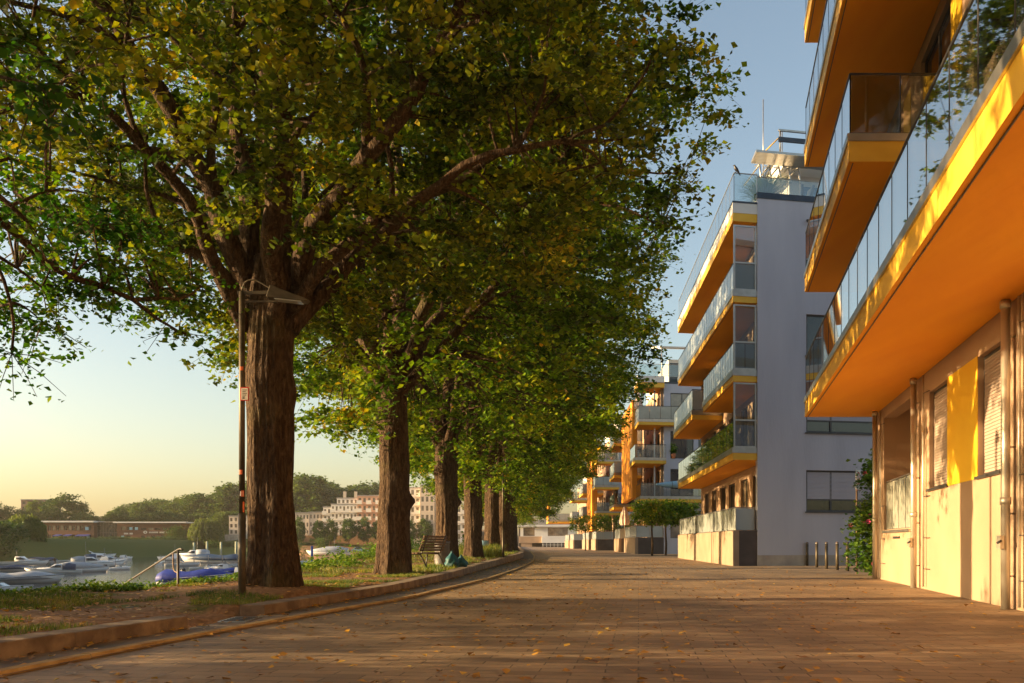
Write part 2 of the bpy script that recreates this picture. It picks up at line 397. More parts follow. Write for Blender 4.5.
def shore_x(Y): return float(np.interp(Y, [0, 40, 60, 113, 200, 262], [-11, -10.5, -13, -26, -47, -62]))
def smooth(a, b, x):
    t = min(1, max(0, (x - a) / (b - a))); return t * t * (3 - 2 * t)
def ground_z(X, Y):
    kx = kerb_x(Y)
    if X > kx - .28 and Y < 265: return -.10
    # top of the strip under the trees
    top = kerb_h(Y) - .02 + .07 * MN.noise(Vector((X * .5, Y * .5, 0))) * smooth(0, 1.2, kx - .28 - X)
    if 9.35 < Y < 11.05: top = min(top, .02 + .1 * smooth(.3, 1.6, kx - X))
    top += .13 * math.exp(-((X + 3.7) ** 2 + (Y - 13.8) ** 2) / 1.6)
    if 25 < Y: top += .10 * smooth(25, 40, Y) * smooth(0, 1.5, kx - .3 - X)
    e = edge_x(Y); d = e - X
    z = top
    sx = shore_x(Y)
    if d > 0:
        low = -3.6 if X < sx else -2.0 + 1.9 * smooth(60, 30, Y) * 0
        if Y > 235 and X >= sx: low = -2.0
        z = max(low, top - d * .62 - .0)
        if X >= sx and X < sx + 3: z = min(z, -3.6 + 1.7 * (X - sx) / 3)
        z += .12 * MN.noise(Vector((X * .6, Y * .6, 3)))
    # far shore
    right = smooth(-92, -66, X)
    bank = .8 * (1 - right) + 3.1 * right
    if Y > 240:
        if X > -88: 
            far = (-3.4 if X < sx else -2.0) + ( .3 + (3.4 if X < sx else 2.0)) * smooth(244, 262, Y)
        else: far = -3.4 + 4.2 * smooth(258, 267, Y)
        if Y >= 263.0: far = bank
        z = max(z, far) if X < e else z
        if Y >= 263.0: z = bank if X < 0 else max(z, 0)
    # left shore
    if X < -84 and Y > 60:
        z = max(z, -3.4 + 5.2 * smooth(-86, -93, X) * smooth(150, 165, Y) + 0)
    lx = -(.6 * Y + 7)
    if 20 < Y < 170 and X < lx: z = max(z, -3.4 + 4.6 * smooth(0, 6, lx - X))
    if X < -120 and Y < 150: z = max(z, -3.4 + 4.5 * smooth(-120, -130, X))
    if Y > 268:
        z += 4. * smooth(300, 420, Y)
    return z
xs = np.unique(np.concatenate([np.linspace(-900, -140, 20), np.linspace(-140, -60, 55), np.linspace(-60, -14, 60), np.arange(-14, 2.3, .22), np.linspace(2.3, 30, 8), np.linspace(30, 700, 12)]))
ys = np.unique(np.concatenate([np.linspace(-60, 0, 12), np.arange(0, 30, .25), np.linspace(30, 70, 70), np.linspace(70, 240, 60), np.linspace(240, 262.9, 24), np.array([263.0]), np.linspace(263.2, 272, 8), np.linspace(272, 1600, 30)]))
V = np.array([(x, y, ground_z(x, y)) for y in ys for x in xs])
nx = len(xs)
Fq = np.array([(j * nx + i, j * nx + i + 1, (j + 1) * nx + i + 1, (j + 1) * nx + i) for j in range(len(ys) - 1) for i in range(nx - 1)])
g = np_mesh('ground', V, Fq, M['earth'], kind='structure')
g.data.polygons.foreach_set('use_smooth', [True] * len(Fq))
# water
wb = MB(); wb.poly([(-700, 20, -2.5), (-9.5, 20, -2.5), (-9.5, 268, -2.5), (-700, 268, -2.5)], M['water']); wb.build('water', kind='structure')
# street and gutter
Ys = sorted(set([-14 + i * .8 for i in range(60)] + list(range(36, 262, 4))))
sb = MB()
for y0, y1 in zip(Ys, Ys[1:]):
    sb.poly([(gut_x(y0), y0, 0), (60, y0, 0), (60, y1, 0), (gut_x(y1), y1, 0)], M['paving'])
sb.build('street', kind='structure')
gb = MB()
for y0, y1 in zip(Ys, Ys[1:]):
    gb.poly([(kerb_x(y0) - .05, y0, .012), (gut_x(y0) + .02, y0, .012), (gut_x(y1) + .02, y1, .012), (kerb_x(y1) - .05, y1, .012)], M['gutter'])
gb.build('gutter', kind='structure')
eb = MB(); y = -6.
while y < 150:
    L = 1.0 if y < 60 else 3.; a, b = y + .006, y + L - .006
    dz = random.uniform(0, .006); w = .085
    eb.hexa([(gut_x(a) - w, a, 0), (gut_x(a) + .0, a, 0), (gut_x(b) + .0, b, 0), (gut_x(b) - w, b, 0),
             (gut_x(a) - w, a, .038 + dz), (gut_x(a) - .01, a, .034 + dz), (gut_x(b) - .01, b, .034 + dz), (gut_x(b) - w, b, .038 + dz)], M['edge'])
    y += L
eb.build('edging_stones', kind='structure')
kb = MB(); y = -7.65
while y < 200:
    L = 1.7 if y < 60 else 4.; a, b = y + .004, y + L - .004
    if not (9.3 < y + L / 2 < 11.1):
        for (p, q) in ((a, b),):
            dz = random.uniform(-.006, .006)
            kb.hexa([(kerb_x(p) - .32, p, -.1), (kerb_x(p), p, -.1), (kerb_x(q), q, -.1), (kerb_x(q) - .32, q, -.1),
                     (kerb_x(p) - .32, p, kerb_h(p) + dz), (kerb_x(p) - .015, p, kerb_h(p) + dz), (kerb_x(q) - .015, q, kerb_h(q) + dz), (kerb_x(q) - .32, q, kerb_h(q) + dz)], M['kerb'])
    y += L
kb.build('kerb', kind='structure', bevel=.012)
# pale drain slab in the gap of the kerb
db = MB(); db.box(-3.30, -2.98, 10.05, 10.75, .013, .022, M['metal']); 
for i in range(6): db.box(-3.27, -3.01, 10.1 + i * .105, 10.14 + i * .105, .022, .026, M['ink'])
db.build('drain_cover', label='pale metal drain cover in the gutter by the gap in the kerb', cat='drain cover')

# ------------------------------------------------------------------ trees
def bez(a, c, b, n):
    return [a * (1 - t) ** 2 + c * 2 * t * (1 - t) + b * t * t for t in [i / n for i in range(n + 1)]]
def trunk_mesh(mb, pts, rads, m, n=56, rows=70, rough=.05, flare=.35, seed=0, roots=6, knots=()):
    """a furrowed trunk through pts"""
    pts = [Vector(p) for p in pts]
    P = np.array([tuple(p) for p in pts]); z = P[:, 2]
    rings = []
    for j in range(rows + 1):
        zz = z[0] + (z[-1] - z[0]) * j / rows
        cx = np.interp(zz, z, P[:, 0]); cy = np.interp(zz, z, P[:, 1]); r = float(np.interp(zz, z, rads))
        ring = []
        h = zz - z[0]
        fl = math.exp(-h / .42)
        for q in range(n):
            a = 2 * math.pi * q / n
            ca, sa = math.cos(a), math.sin(a)
            ridge = MN.noise(Vector((ca * 3.2, sa * 3.2, zz * .45 + seed * 7)))
            fine = MN.noise(Vector((ca * 11, sa * 11, zz * 1.3 + seed)))
            lobe = MN.noise(Vector((ca * .9 + seed, sa * .9, zz * .35)))
            vein = abs(MN.noise(Vector((ca * 7, sa * 7, zz * .8 + 5 + seed))))
            rr = r * (1 + .16 * lobe) + rough * (.9 * ridge + .5 * fine - .9 * (.35 - vein) * (vein < .2))
            rr += fl * flare * (.55 + .45 * math.sin(roots * a + seed) + .3 * lobe)
            for (kz, ka, ks, kh) in knots:
                da = math.atan2(math.sin(a - ka), math.cos(a - ka)) * r
                rr += kh * math.exp(-((zz - kz) ** 2 + da ** 2) / (ks * ks))
            ring.append((cx + ca * rr, cy + sa * rr, zz))
        rings.append(ring)
    mb.rings(rings, m)
def limb_pts(pts, step=.35, wob=.06, seed=0):
    """smooth polyline with some wobble"""
    P = np.array([tuple(p) for p in pts], float)
    d = np.r_[0, np.cumsum(np.linalg.norm(np.diff(P, axis=0), axis=1))]
    n = max(4, int(d[-1] / step))
    s = np.linspace(0, d[-1], n + 1)
    Q = np.stack([np.interp(s, d, P[:, i]) for i in range(3)], 1)
    for _ in range(3): Q[1:-1] = (Q[:-2] + 2 * Q[1:-1] + Q[2:]) / 4
    return [Vector(q) + Vector((MN.noise(Vector((i * .35, seed, 0))), MN.noise(Vector((i * .35, seed, 9))), MN.noise(Vector((i * .35, seed, 20))))) * wob * 2 for i, q in enumerate(Q)]

def cluster_leaves(centres, outs, per, size, spread, rng, twig=.85):
    cs = []
    tw = []
    for c, o in zip(centres, outs):
        k = 7
        for q in range(k):
            d = o + rng.normal(size=3) * .75; d[2] = d[2] * .6 - .12; d /= np.linalg.norm(d)
            L = twig * spread * rng.uniform(.5, 1.25)
            tw.append((c, c + d * L + np.array([0, 0, -.12 * L])))
            m = max(4, int(per / k * rng.uniform(.6, 1.4)))
            u = rng.uniform(.05, 1.08, m)[:, None]
            cs.append(c + d * L * u + np.array([0, 0, -.12 * L]) * u ** 2 + rng.normal(size=(m, 3)) * np.array([.12, .12, .06]) * spread)
    return np.concatenate(cs), tw

def make_tree(name, loc, label, cat, leaf, seed, trunk, rads, limbs, centres, per=190, size=.10, spread=1., group=None,
              flare=.35, rough=.05, knots=(), nn=56, rows=70, hub=None, thick=1.):
    rng = np.random.default_rng(seed)
    root = empty(name, loc, label, cat, group)
    mb = MB()
    trunk_mesh(mb, trunk, rads, M['bark'], nn, rows, rough, flare, seed, knots=knots)
    nodes = []; tips = []
    for i, (pts, r0, r1) in enumerate(limbs):
        L = limb_pts(pts, seed=seed + i * 3.3, wob=.09)
        n = len(L)
        rr = [(r0 * (1 - j / (n - 1)) ** .8 + r1) * thick for j in range(n)]
        mb.tube(L, rr, M['bark'], n=9)
        nodes += [(p, rr[j]) for j, p in enumerate(L) if j > n * .2]
        # side boughs
        for q in range(int(n / 4)):
            j = int(n * .3 + rng.uniform(0, .65) * n); j = min(j, n - 2)
            dirv = (L[j + 1] - L[j]).normalized()
            side = Vector(rng.normal(size=3)); side = (side - dirv * side.dot(dirv)).normalized()
            ln = rng.uniform(1.0, 2.2) * min(1., .25 + r0 / .16)
            e = L[j] + (dirv * .6 + side * .9 + Vector((0, 0, .1))) * ln
            B = limb_pts([L[j], L[j] + (dirv * .8 + side * .4) * ln * .5, e], seed=seed + q + i * 9, wob=.07)
            rb = [max(.012, rr[j] * .5 * (1 - t / len(B)) + .012) for t in range(len(B))]
            mb.tube(B, rb, M['bark'], n=6); nodes += [(p, rb[t]) for t, p in enumerate(B) if t > 0]
            tips.append(tuple(B[-1]))
        tips.append(tuple(L[-1]))
    centres = np.concatenate([centres, np.array(tips)])
    NP = np.array([tuple(p) for p, r in nodes]); NR = np.array([r for p, r in nodes])
    hubv = np.array(hub if hub else (0, 0, 6.))
    outs = []
    for c in centres:
        o = c - hubv; o[2] *= .5; o /= max(1e-6, np.linalg.norm(o)); outs.append(o)
        d = np.linalg.norm(NP - c, axis=1) + np.maximum(0, NP[:, 2] - c[2]) * .5 + NR * 2
        j = int(np.argmin(d)); a = Vector(NP[j]); b = Vector(c)
        ln = (b - a).length
        ctrl = a.lerp(b, .5) + Vector((0, 0, .14 * ln)) + Vector(rng.normal(size=3)) * .08 * ln
        ps = bez(a, ctrl, b, 5)
        r = min(NR[j] * .6, .012 + .009 * ln)
        mb.tube(ps, [max(.006, r * (1 - t / 5) + .006) for t in range(6)], M['bark'], n=5, caps=False)
    lc, tw = cluster_leaves(centres, outs, per, size, spread, rng)
    for a, b in tw:
        mb.tube([a, (Vector(a) + Vector(b)) / 2 + Vector((0, 0, .03)), b], [.006, .005, .003], M['bark'], n=3, caps=False)
    mb.build('trunk', root)
    V, Fc = leaf_arrays(lc, size, rng)
    np_mesh('crown', V, Fc, leaf, root)
    return root

def env_centres(n, rng, env, zlo, zhi, inner=.33, power=.42):
    """cluster centres inside a crown envelope: env(theta,z) -> radius"""
    out = []
    while len(out) < n:
        z = rng.uniform(zlo, zhi); th = rng.uniform(0, 2 * math.pi); r0 = env(th, z)
        if r0 <= 0 or rng.uniform() > (r0 / 8.) ** 1.1: continue
        r = r0 * (inner + (1 - inner) * rng.uniform() ** power)
        out.append((math.cos(th) * r, math.sin(th) * r, z))
    return np.array(out)

# tree 1: the big lime behind the lamp post
T1 = Vector((-3.68, 13.8, .25)); S1 = 65.2
def q1(px, py, dy=0.): return Vector(((px - 272) / S1, dy, (543 - py) / S1 + CAMH - T1.z))
limbs1 = [
    ([q1(258, 330), q1(244, 280, -.1), q1(232, 220, -.3), q1(205, 160, -.8), q1(165, 95, -1.4), q1(120, 40, -2.), q1(70, -20, -2.6)], .25, .03),
    ([q1(262, 330, .1), q1(252, 250, .2), q1(240, 170, .4), q1(226, 90, .6), q1(215, -20, .9), q1(205, -130, 1.2)], .24, .03),
    ([q1(275, 330, .0), q1(282, 250, .0), q1(286, 170, -.3), q1(290, 80, -.5), q1(310, -30, -.8), q1(330, -170, -1.)], .25, .03),
    ([q1(288, 330, .0), q1(300, 270, -.2), q1(335, 225, -.5), q1(385, 180, -1.), q1(432, 130, -1.5), q1(480, 60, -2.), q1(540, -20, -2.6)], .23, .03),
    ([q1(286, 330, .1), q1(312, 285, .4), q1(360, 225, .9), q1(400, 170, 1.4), q1(470, 115, 2.), q1(560, 105, 2.4), q1(600, 90, 2.6)], .20, .025),
    ([q1(255, 340, .1), q1(235, 260, .5), q1(195, 200, 1.), q1(145, 165, 1.6), q1(90, 130, 2.2), q1(30, 110, 2.6)], .20, .025),
    ([q1(270, 330, .2), q1(268, 260, 1.), q1(262, 180, 2.2), q1(250, 110, 3.6), q1(240, 30, 4.6)], .2, .03),
    ([q1(272, 330, -.2), q1(290, 240, -1.), q1(320, 150, -2.2), q1(350, 60, -3.4), q1(380, -20, -4.2)], .2, .03),
    ([q1(250, 330, -.1), q1(230, 250, -.8), q1(190, 190, -2.), q1(140, 160, -3.2)], .16, .025),
    ([q1(292, 320, -.1), q1(330, 270, -.5), q1(400, 235, -.9), q1(480, 200, -1.4), q1(550, 192, -1.6), q1(600, 188, -1.7)], .15, .02),
    ([q1(286, 330, .2), q1(300, 255, 1.2), q1(345, 170, 2.8), q1(400, 90, 4.2), q1(440, 20, 5.2)], .16, .025),
]
def env1(th, z):
    c, s = math.cos(th), math.sin(th)
    zz = [4.1, 4.6, 5.4, 7, 10, 13, 15.5, 17]
    r = float(np.interp(z, zz, [1.4, 3.4, 4.8, 6.1, 6.7, 6.2, 4.4, 1.6]))
    r *= 1 + .10 * MN.noise(Vector((c * 1.3, s * 1.3, z * .35))) * 2
    if c < 0: r *= 1 - .16 * abs(c)
    else: r *= 1 - .13 * c
    if s < -.2: r *= .80
    if c < -.3 and z < 5.9: r = 0
    if z < 5.2 and c > -.2: r *= .5
    return r
rg = np.random.default_rng(11)
C1 = env_centres(900, rg, env1, 4.2, 16.8)
C1 = np.array([c for i, c in enumerate(C1) if not (c[0] < -2.5 and i % 3 == 0)])
# droop on the left of the trunk
extra = [q1(px, py, dy) for px, py, dy in [(205, 300, .6), (190, 285, 0), (215, 318, 1.2), (180, 262, .4), (225, 290, 1.), (165, 250, .8), (198, 248, -.4), (232, 262, 1.5), (310, 300, 1.5), (322, 330, 2.), (340, 300, 1.), (148, 240, 1.), (130, 230, .2), (212, 268, 2.), (210, 232, .2), (238, 236, 1.)]]
low = [(0., 0., 9.)]
while len(low) < 1:
    v = Vector((rg.uniform(-11, -7.6), rg.uniform(10.8, 17.5), rg.uniform(4.4, 5.8)))
    if v.x < -.59 * v.y - .7: low.append(tuple(v - T1))
C1 = np.concatenate([C1, np.array([tuple(e) for e in extra]), np.array(low)])
limbs1.append(([q1(255, 320), q1(215, 262, -.2), q1(120, 225, -.4), q1(20, 235, -.6), q1(-90, 265, -.8)], .12, .02))
tree1 = make_tree('lime_tree', T1, 'old lime tree with a massive furrowed trunk right behind the lamp post', 'tree', LEAF_T1, 3,
    [(0, 0, -.25), (.02, 0, .5), (-.02, 0, 1.3), (-.02, .0, 2.3), (-.04, 0, 3.3), (-.02, 0, 4.0), (0, 0, 4.5), (.02, 0, 5.0)], [.38, .35, .335, .34, .345, .345, .35, .30],
    limbs1, C1, per=205, size=.102, spread=.9, flare=.22, rough=.045, nn=110, rows=150, thick=.70, hub=(0, 0, 5.5),
    knots=[(3.2, -1.4, .2, .06), (2.95, .1, .22, .05), (3.8, -1.0, .13, .05), (3.1, 2.9, .22, .06)], group='lime trees lining the promenade')

# tree 0: stands left of the frame, its branches hang into the picture
T0 = Vector((-4.7, 5.6, .10))
rg = np.random.default_rng(21)
def env0(th, z):
    c, s = math.cos(th), math.sin(th)
    r = float(np.interp(z, [3.6, 4.3, 6, 8, 11, 14, 16], [1.8, 4.2, 5.6, 6.2, 6.0, 4.6, 1.8]))
    r *= 1 + .12 * MN.noise(Vector((c * 1.5, s * 1.5, z * .4 + 4))) * 2
    return r
C0 = env_centres(620, rg, env0, 3.7, 15.5)
def keep0(c):
    Y = c[1] + T0.y; X = c[0] + T0.x; z = c[2] + T0.z
    if Y < .6: return True
    px = 512 + F * X / Y; py = HZ - F * (z - CAMH) / Y
    m = F / Y * .7                                     # reach of the leaves round a cluster
    if py + m < -20: return True
    lim = 120 + 40 * math.sin(py * .02) - max(0, (py - 250)) * .5
    return px + m < lim and py + m < 305
C0 = [c for c in C0 if keep0(c)]
while len(C0) < 560:  # off-frame leaf clusters added to shade the near balcony fascia
    v = Vector((rg.uniform(-11.5, -5.), rg.uniform(2.5, 12.), rg.uniform(6.0, 9.5)))
    if 512 + F * (v.x + .8) / v.y < 60: C0.append(tuple(v - T0))
print('tree0 clusters', len(C0)); C0 = np.array(C0)
hang = [(190, 344), (176, 334), (160, 322), (145, 312), (128, 300), (110, 318), (96, 328), (80, 318), (64, 322), (105, 290), (85, 285), (60, 296), (40, 285), (48, 358), (34, 350), (20, 340), (6, 338), (2, 300), (25, 262), (60, 262), (100, 262), (130, 270), (150, 290), (120, 240), (80, 235), (40, 230), (10, 240), (150, 255), (165, 300), (-20, 345), (-30, 320)]
hp = []
for px, py in hang:
    Y = 9.8 + random.uniform(0, 1.3)
    hp.append(tuple(at(px * .97 - 4, py - 36, Y) - T0))
hangn = np.array(hp)
C0 = np.concatenate([C0, hangn])
lim0 = []
for i, (az, ln, rise) in enumerate([(165, 4.4, 5), (200, 4.4, 5), (260, 4.6, 6), (300, 4.4, 5), (230, 2., 8.5), (20, 1.6, 9.5), (330, 3.5, 8)]):
    a = R(az); o = Vector((math.cos(a), math.sin(a), 0))
    lim0.append(([Vector((0, 0, 4.2)), o * ln * .25 + Vector((0, 0, 5.6)), o * ln * .6 + Vector((0, 0, 4.6 + rise * .55)), o * ln + Vector((0, 0, 4.4 + rise))], .2, .03))
h1 = at(60, 275, 10.) - T0; h2 = at(185, 338, 10.6) - T0; h3 = at(40, 290, 10.2) - T0
lim0.append(([Vector((0, 0, 3.6)), Vector((-.6, 1.8, 4.6)), h1, at(130, 300, 10.4) - T0, h2], .08, .012))
lim0.append(([Vector((0, 0, 3.5)), Vector((-.9, 1.6, 4.4)), at(-10, 235, 9.8) - T0, at(30, 262, 10.) - T0, h3], .06, .01))
tree0 = make_tree('lime_tree', T0, 'lime tree at the left border whose green branches hang into the picture', 'tree', LEAF_T0, 5,
    [(0, 0, -.15), (0, 0, 1.5), (.03, 0, 3), (0, 0, 4.6)], [.46, .42, .42, .40], lim0, C0, per=150, size=.078, spread=.68, hub=(0, 0, 6), nn=48, rows=50,
    group='lime trees lining the promenade')

# the rest of the row
def generic(seed, leaf, n, zbot, rmax, per, size, H, label, loc, trunkr=.40, trunkh=4.6, knots=(), droop=(3.2, 3.2)):
    rg = np.random.default_rng(seed)
    def env(th, z):
        c, s = math.cos(th), math.sin(th)
        r = rmax / 7. * float(np.interp(z, [zbot, zbot + .8, zbot + 2., zbot + 4, zbot + 7, H - 3.5, H - 1, H], [2.2, 4.2, 5.4, 6.6, 7.0, 5.6, 3.2, 1.2]))
        r *= 1 + .24 * MN.noise(Vector((c * 1.4 + seed, s * 1.4, z * .4)))
        if z < 5.2 and c < -.2: r *= .62
        return r
    C = env_centres(n, rg, env, zbot, H)
    k = (np.hypot(C[:, 0], C[:, 1]) > np.where(C[:, 2] < zbot + 2.2, .9, 0)) & (rg.uniform(size=len(C)) > np.where(C[:, 0] < -2., .28, 0))
    C = C[k]
    limbs = []
    for i in range(9):
        a = 2 * math.pi * i / 9 + rg.uniform(-.3, .3); ln = rg.uniform(3.2, 5.8) * rmax / 7; up = rg.uniform(3.2, 9)
        o = Vector((math.cos(a), math.sin(a), 0)); z0 = trunkh - rg.uniform(.2, 1.)
        limbs.append(([Vector((0, 0, z0)), o * ln * .18 + Vector((0, 0, z0 + 1.2)), o * ln * .55 + Vector((0, 0, z0 + .6 + up * .55)), o * ln + Vector((0, 0, z0 + up))], rg.uniform(.09, .165), .02))
    limbs.append(([Vector((0, 0, trunkh - .6)), Vector((.2, .1, trunkh + 4)), Vector((-.2, .3, H - 2.5))], .20, .03))
    return make_tree('lime_tree', loc, label, 'tree', leaf, seed, [(0, 0, -.2), (.03, 0, trunkh * .4), (-.02, .02, trunkh), (0, 0, trunkh + .9)], [trunkr * 1.05, trunkr * .97, trunkr, trunkr * .6],
        limbs, C, per=per, size=size, spread=1.05, nn=64, rows=80, rough=.045, flare=.2, knots=knots, hub=(0, 0, 5.5), group='lime trees lining the promenade')
tree2 = generic(31, LEAF_T2, 640, 3.7, 7.0, 150, .13, 17, 'second lime tree of the row with a knotty trunk left of the bench', Vector((-2.90, 21.9, .17)), .37, 4.8,
    knots=[(3.6, 3.1, .14, .10), (1.75, 0., .13, .14), (2.2, -1.2, .2, .05), (1.5, -2.0, .2, .05)])
tree3 = generic(47, LEAF_T2, 620, 3.0, 7.0, 145, .14, 16.5, 'third lime tree of the row growing beside the round litter bin', Vector((-2.25, 30.9, .2)), .38, 4.4,
    knots=[(2.1, .2, .14, .16), (3.1, -2.6, .18, .1)])
def copy_at(src, loc, rz, label, sc=1.):
    c = copy_tree(src); c.location = loc; c.rotation_euler = (0, 0, rz); c.scale = (sc, sc, sc); c['label'] = label
    return c
copy_at(tree2, Vector((-1.62, 37.5, .36)), 2.2, 'fourth lime tree of the row with pale bark on its sunny left edge', .98)
copy_at(tree3, Vector((-1.0, 45.5, .4)), 1.3, 'fifth lime tree, partly hidden behind the pale barked fourth trunk', .97)
for i, (x, y, s_, a, sc) in enumerate([(-.45, 54, tree2, 4.0, .94), (-.1, 62, tree3, 3.6, .95), (.0, 71, tree2, .9, .92), (.1, 81, tree3, 5.1, .93), (.1, 92, tree2, 3.1, .93), (0., 104, tree3, .4, .9), (-.3, 118, tree2, 5.3, .9)]):
    copy_at(s_, Vector((x, y, .38)), a, 'distant lime tree at the far end of the row behind the nearer trunks', sc)
# ------------------------------------------------------------------ buildings
def window(parent, fr, a0, a1, z0, z1, bface=0., depth=.12, kind='pane', mull=(), fw=.05, label=None, trans=None):
    """frame (part) with a pane or shutter (sub-part), set back in its hole"""
    mb = MB(); b0, b1 = bface + depth, bface + depth + .06
    mb.fbox(fr, a0, a1, b0, b1, z0, z0 + fw, M['frame']); mb.fbox(fr, a0, a1, b0, b1, z1 - fw, z1, M['frame'])
    mb.fbox(fr, a0, a0 + fw, b0, b1, z0 + fw, z1 - fw, M['frame']); mb.fbox(fr, a1 - fw, a1, b0, b1, z0 + fw, z1 - fw, M['frame'])
    for x in mull: mb.fbox(fr, x - fw * .6, x + fw * .6, b0 - .004, b1, z0 + fw, z1 - fw, M['frame'])
    if trans: mb.fbox(fr, a0 + fw, a1 - fw, b0 - .003, b1 - .004, trans - .03, trans + .03, M['frame'])
    w = mb.build('window', parent)
    if label: w['label'] = label
    p = MB()
    if kind == 'shutter' or kind == 'shutterw':
        m = M[kind]; zz = z0 + fw; h = .052
        zb = trans if trans else zz
        if trans: p.fbox(fr, a0 + fw, a1 - fw, b0 + .03, b0 + .04, zz, trans - .03, M['pane'])
        zz = zb + (.03 if trans else 0)
        while zz < z1 - fw - .01:
            t = min(zz + h, z1 - fw)
            p.hexa([fr.pt(a0 + fw, b0 - .005, zz), fr.pt(a1 - fw, b0 - .005, zz), fr.pt(a1 - fw, b0 + .02, zz), fr.pt(a0 + fw, b0 + .02, zz),
                    fr.pt(a0 + fw, b0 - .002, t - .006), fr.pt(a1 - fw, b0 - .002, t - .006), fr.pt(a1 - fw, b0 + .02, t - .006), fr.pt(a0 + fw, b0 + .02, t - .006)], m)
            zz += h
        p.build('roller_shutter', w)
    else:
        p.fbox(fr, a0 + fw, a1 - fw, b0 + .02, b0 + .035, z0 + fw, z1 - fw, M[kind]); p.build('pane', w)
    return w

def railing(parent, segs, z0, z1, glass, post=.97, gl_z0=.04, name='railing', panels=True, rail_m='darkmetal', pr=.013):
    """segs: list of (point function(u,z), length). posts, top rail, glass panels"""
    fr = MB()
    for fn, L in segs:
        n = max(1, round(L / post))
        A, B = Vector(fn(0, z1)), Vector(fn(L, z1))
        fr.tube([A, B], .022, M[rail_m], n=6, smooth=False)
        fr.tube([Vector(fn(0, z0 + gl_z0 - .01)), Vector(fn(L, z0 + gl_z0 - .01))], .012, M[rail_m], n=4, smooth=False)
        for i in range(n + 1):
            u = L * i / n
            fr.tube([fn(u, z0 - .02), fn(u, z1)], pr, M[rail_m], n=4, smooth=False)
    r = fr.build(name, parent)
    one = MB()
    for fn, L in segs:
        n = max(1, round(L / post))
        for i in range(n):
            u0, u1 = L * i / n + .02, L * (i + 1) / n - .02
            mb = MB() if panels else one
            a, b = Vector(fn(u0, 0)), Vector(fn(u1, 0)); d = (b - a); nn = Vector((d.y, -d.x, 0)).normalized() * .005
            za, zb = z0 + gl_z0, z1 - .03
            q = [a - nn, b - nn, b + nn, a + nn]
            mb.hexa([(p.x, p.y, za) for p in q] + [(p.x, p.y, zb) for p in q], glass)
            if panels: mb.build('glass_panel', r, weld=True)
    if not panels: one.build('glass_panel', r, weld=True)
    return r

def balcony(parent, fr, t0, t1, depth, z, glass, near_end=True, far_end=False, front=True, post=.97, fas=.35, edge=.13, railh=1.05, panels=True, near_b=None, soff='soffit'):
    """slab (soffit, yellow fascia, metal edging) with its railing"""
    mb = MB()
    mb.fbox(fr, t0, t1, 0, depth - .004, z, z + fas, M['fascia'], mbot=M[soff])
    mb.fbox(fr, t0 - .02, t1 + .02, -.03, depth - .006, z + fas + .002, z + fas + edge, M['metal'])
    mb.fbox(fr, t0 + .06, t1 - .06, .07, .085, z - .012, z, M['frame'])
    b = mb.build('balcony', parent)
    zz = z + fas + edge; segs = []
    nb = near_b if near_b is not None else depth - .05
    if near_end: segs.append((lambda u, q: fr.pt(t0 + .05, .03 + u, q), nb))
    if front:
        L = (t1 - t0 - .1)
        segs.append((lambda u, q: fr.pt(t0 + .05 + u, .03, q), L))
    if far_end: segs.append((lambda u, q: fr.pt(t1 - .05, .03 + u, q), depth - .05))
    if segs: railing(b, segs, zz, zz + railh, glass, post, panels=panels)
    return b

# --- building 1 (right, nearest)
f1 = Frame(2.22, .2311); W1 = 1.78
b1 = empty('apartment_building', (9, 10, 0), 'nearest cream apartment building at the right edge with the big orange balcony underside', 'building', 'apartment buildings along the street')
mb = MB()
holes = [(18.9, 21.95, 1.22, 3.95), (15.8, 17.2, 1.93, 3.78), (12.82, 13.95, 1.93, 3.78), (8.2, 10.2, 1.93, 3.78), (3.6, 5.4, 1.93, 3.78)]
mb.wall(f1, -8, 23.1, .0, 4.196, W1, W1 + .3, holes, M['cream'])
for k in range(1, 5):
    zb = 4.2 + 3.27 * (k - 1) + .486
    mb.wall(f1, -8, 23.1, zb, zb + 2.78, W1, W1 + .3, [(x, x + 2.3, zb + .1, zb + 2.5) for x in (19.6, 15.6, 11.9, 8.2, 4.4, .6)], M['cream'])
mb.fbox(f1, -8, 23.1, W1 + .002, W1 + 12, 4.2, 4.68, M['cream'])
for k in (1, 2, 3): mb.fbox(f1, -8, 23.1, W1 + .002, W1 + 12, 4.2 + 3.27 * k, 4.68 + 3.27 * k, M['cream'])
# end wall, core behind the loggia, roof
e1 = EndFrame(f1, 23.1)
mb.fbox(f1, 22.85, 23.098, W1 + .302, W1 + 12, 0, 17.4, M['lilac'])
mb.fbox(f1, -8, 23.1, W1, W1 + 12, 17.46, 17.8, M['white'])
mb.fbox(f1, -8, 22.84, W1 + 4.5, W1 + 4.7, 0, 17.4, M['cream'])
for a, b in ((18.65, 18.9), (21.95, 22.2)): mb.fbox(f1, a, b, W1 + .302, W1 + 1.9, .6, 4.19, M['cream'])
mb.fbox(f1, 18.9, 21.95, W1 + 1.7, W1 + 1.9, .6, 4.19, M['cream'])
mb.fbox(f1, 18.9, 21.95, W1 + .302, W1 + 1.7, .9, 1.2, M['concrete'])
mb.build('wall', b1)
window(b1, f1, 15.8, 17.2, 1.93, 3.78, W1, .09, 'shutter')
window(b1, f1, 12.82, 13.95, 1.93, 3.78, W1, .09, 'shutter')
window(b1, f1, 8.2, 10.2, 1.93, 3.78, W1, .09, 'shutter')
window(b1, f1, 3.6, 5.4, 1.93, 3.78, W1, .09, 'shutter')
for a0, a1 in ((15.75, 17.3), (12.72, 14.0), (8.1, 10.3), (3.5, 5.5)):
    s = MB(); s.fbox(f1, a0, a1, W1 - .05, W1 + .12, 1.885, 1.927, M['darkmetal']); s.build('sill', b1)
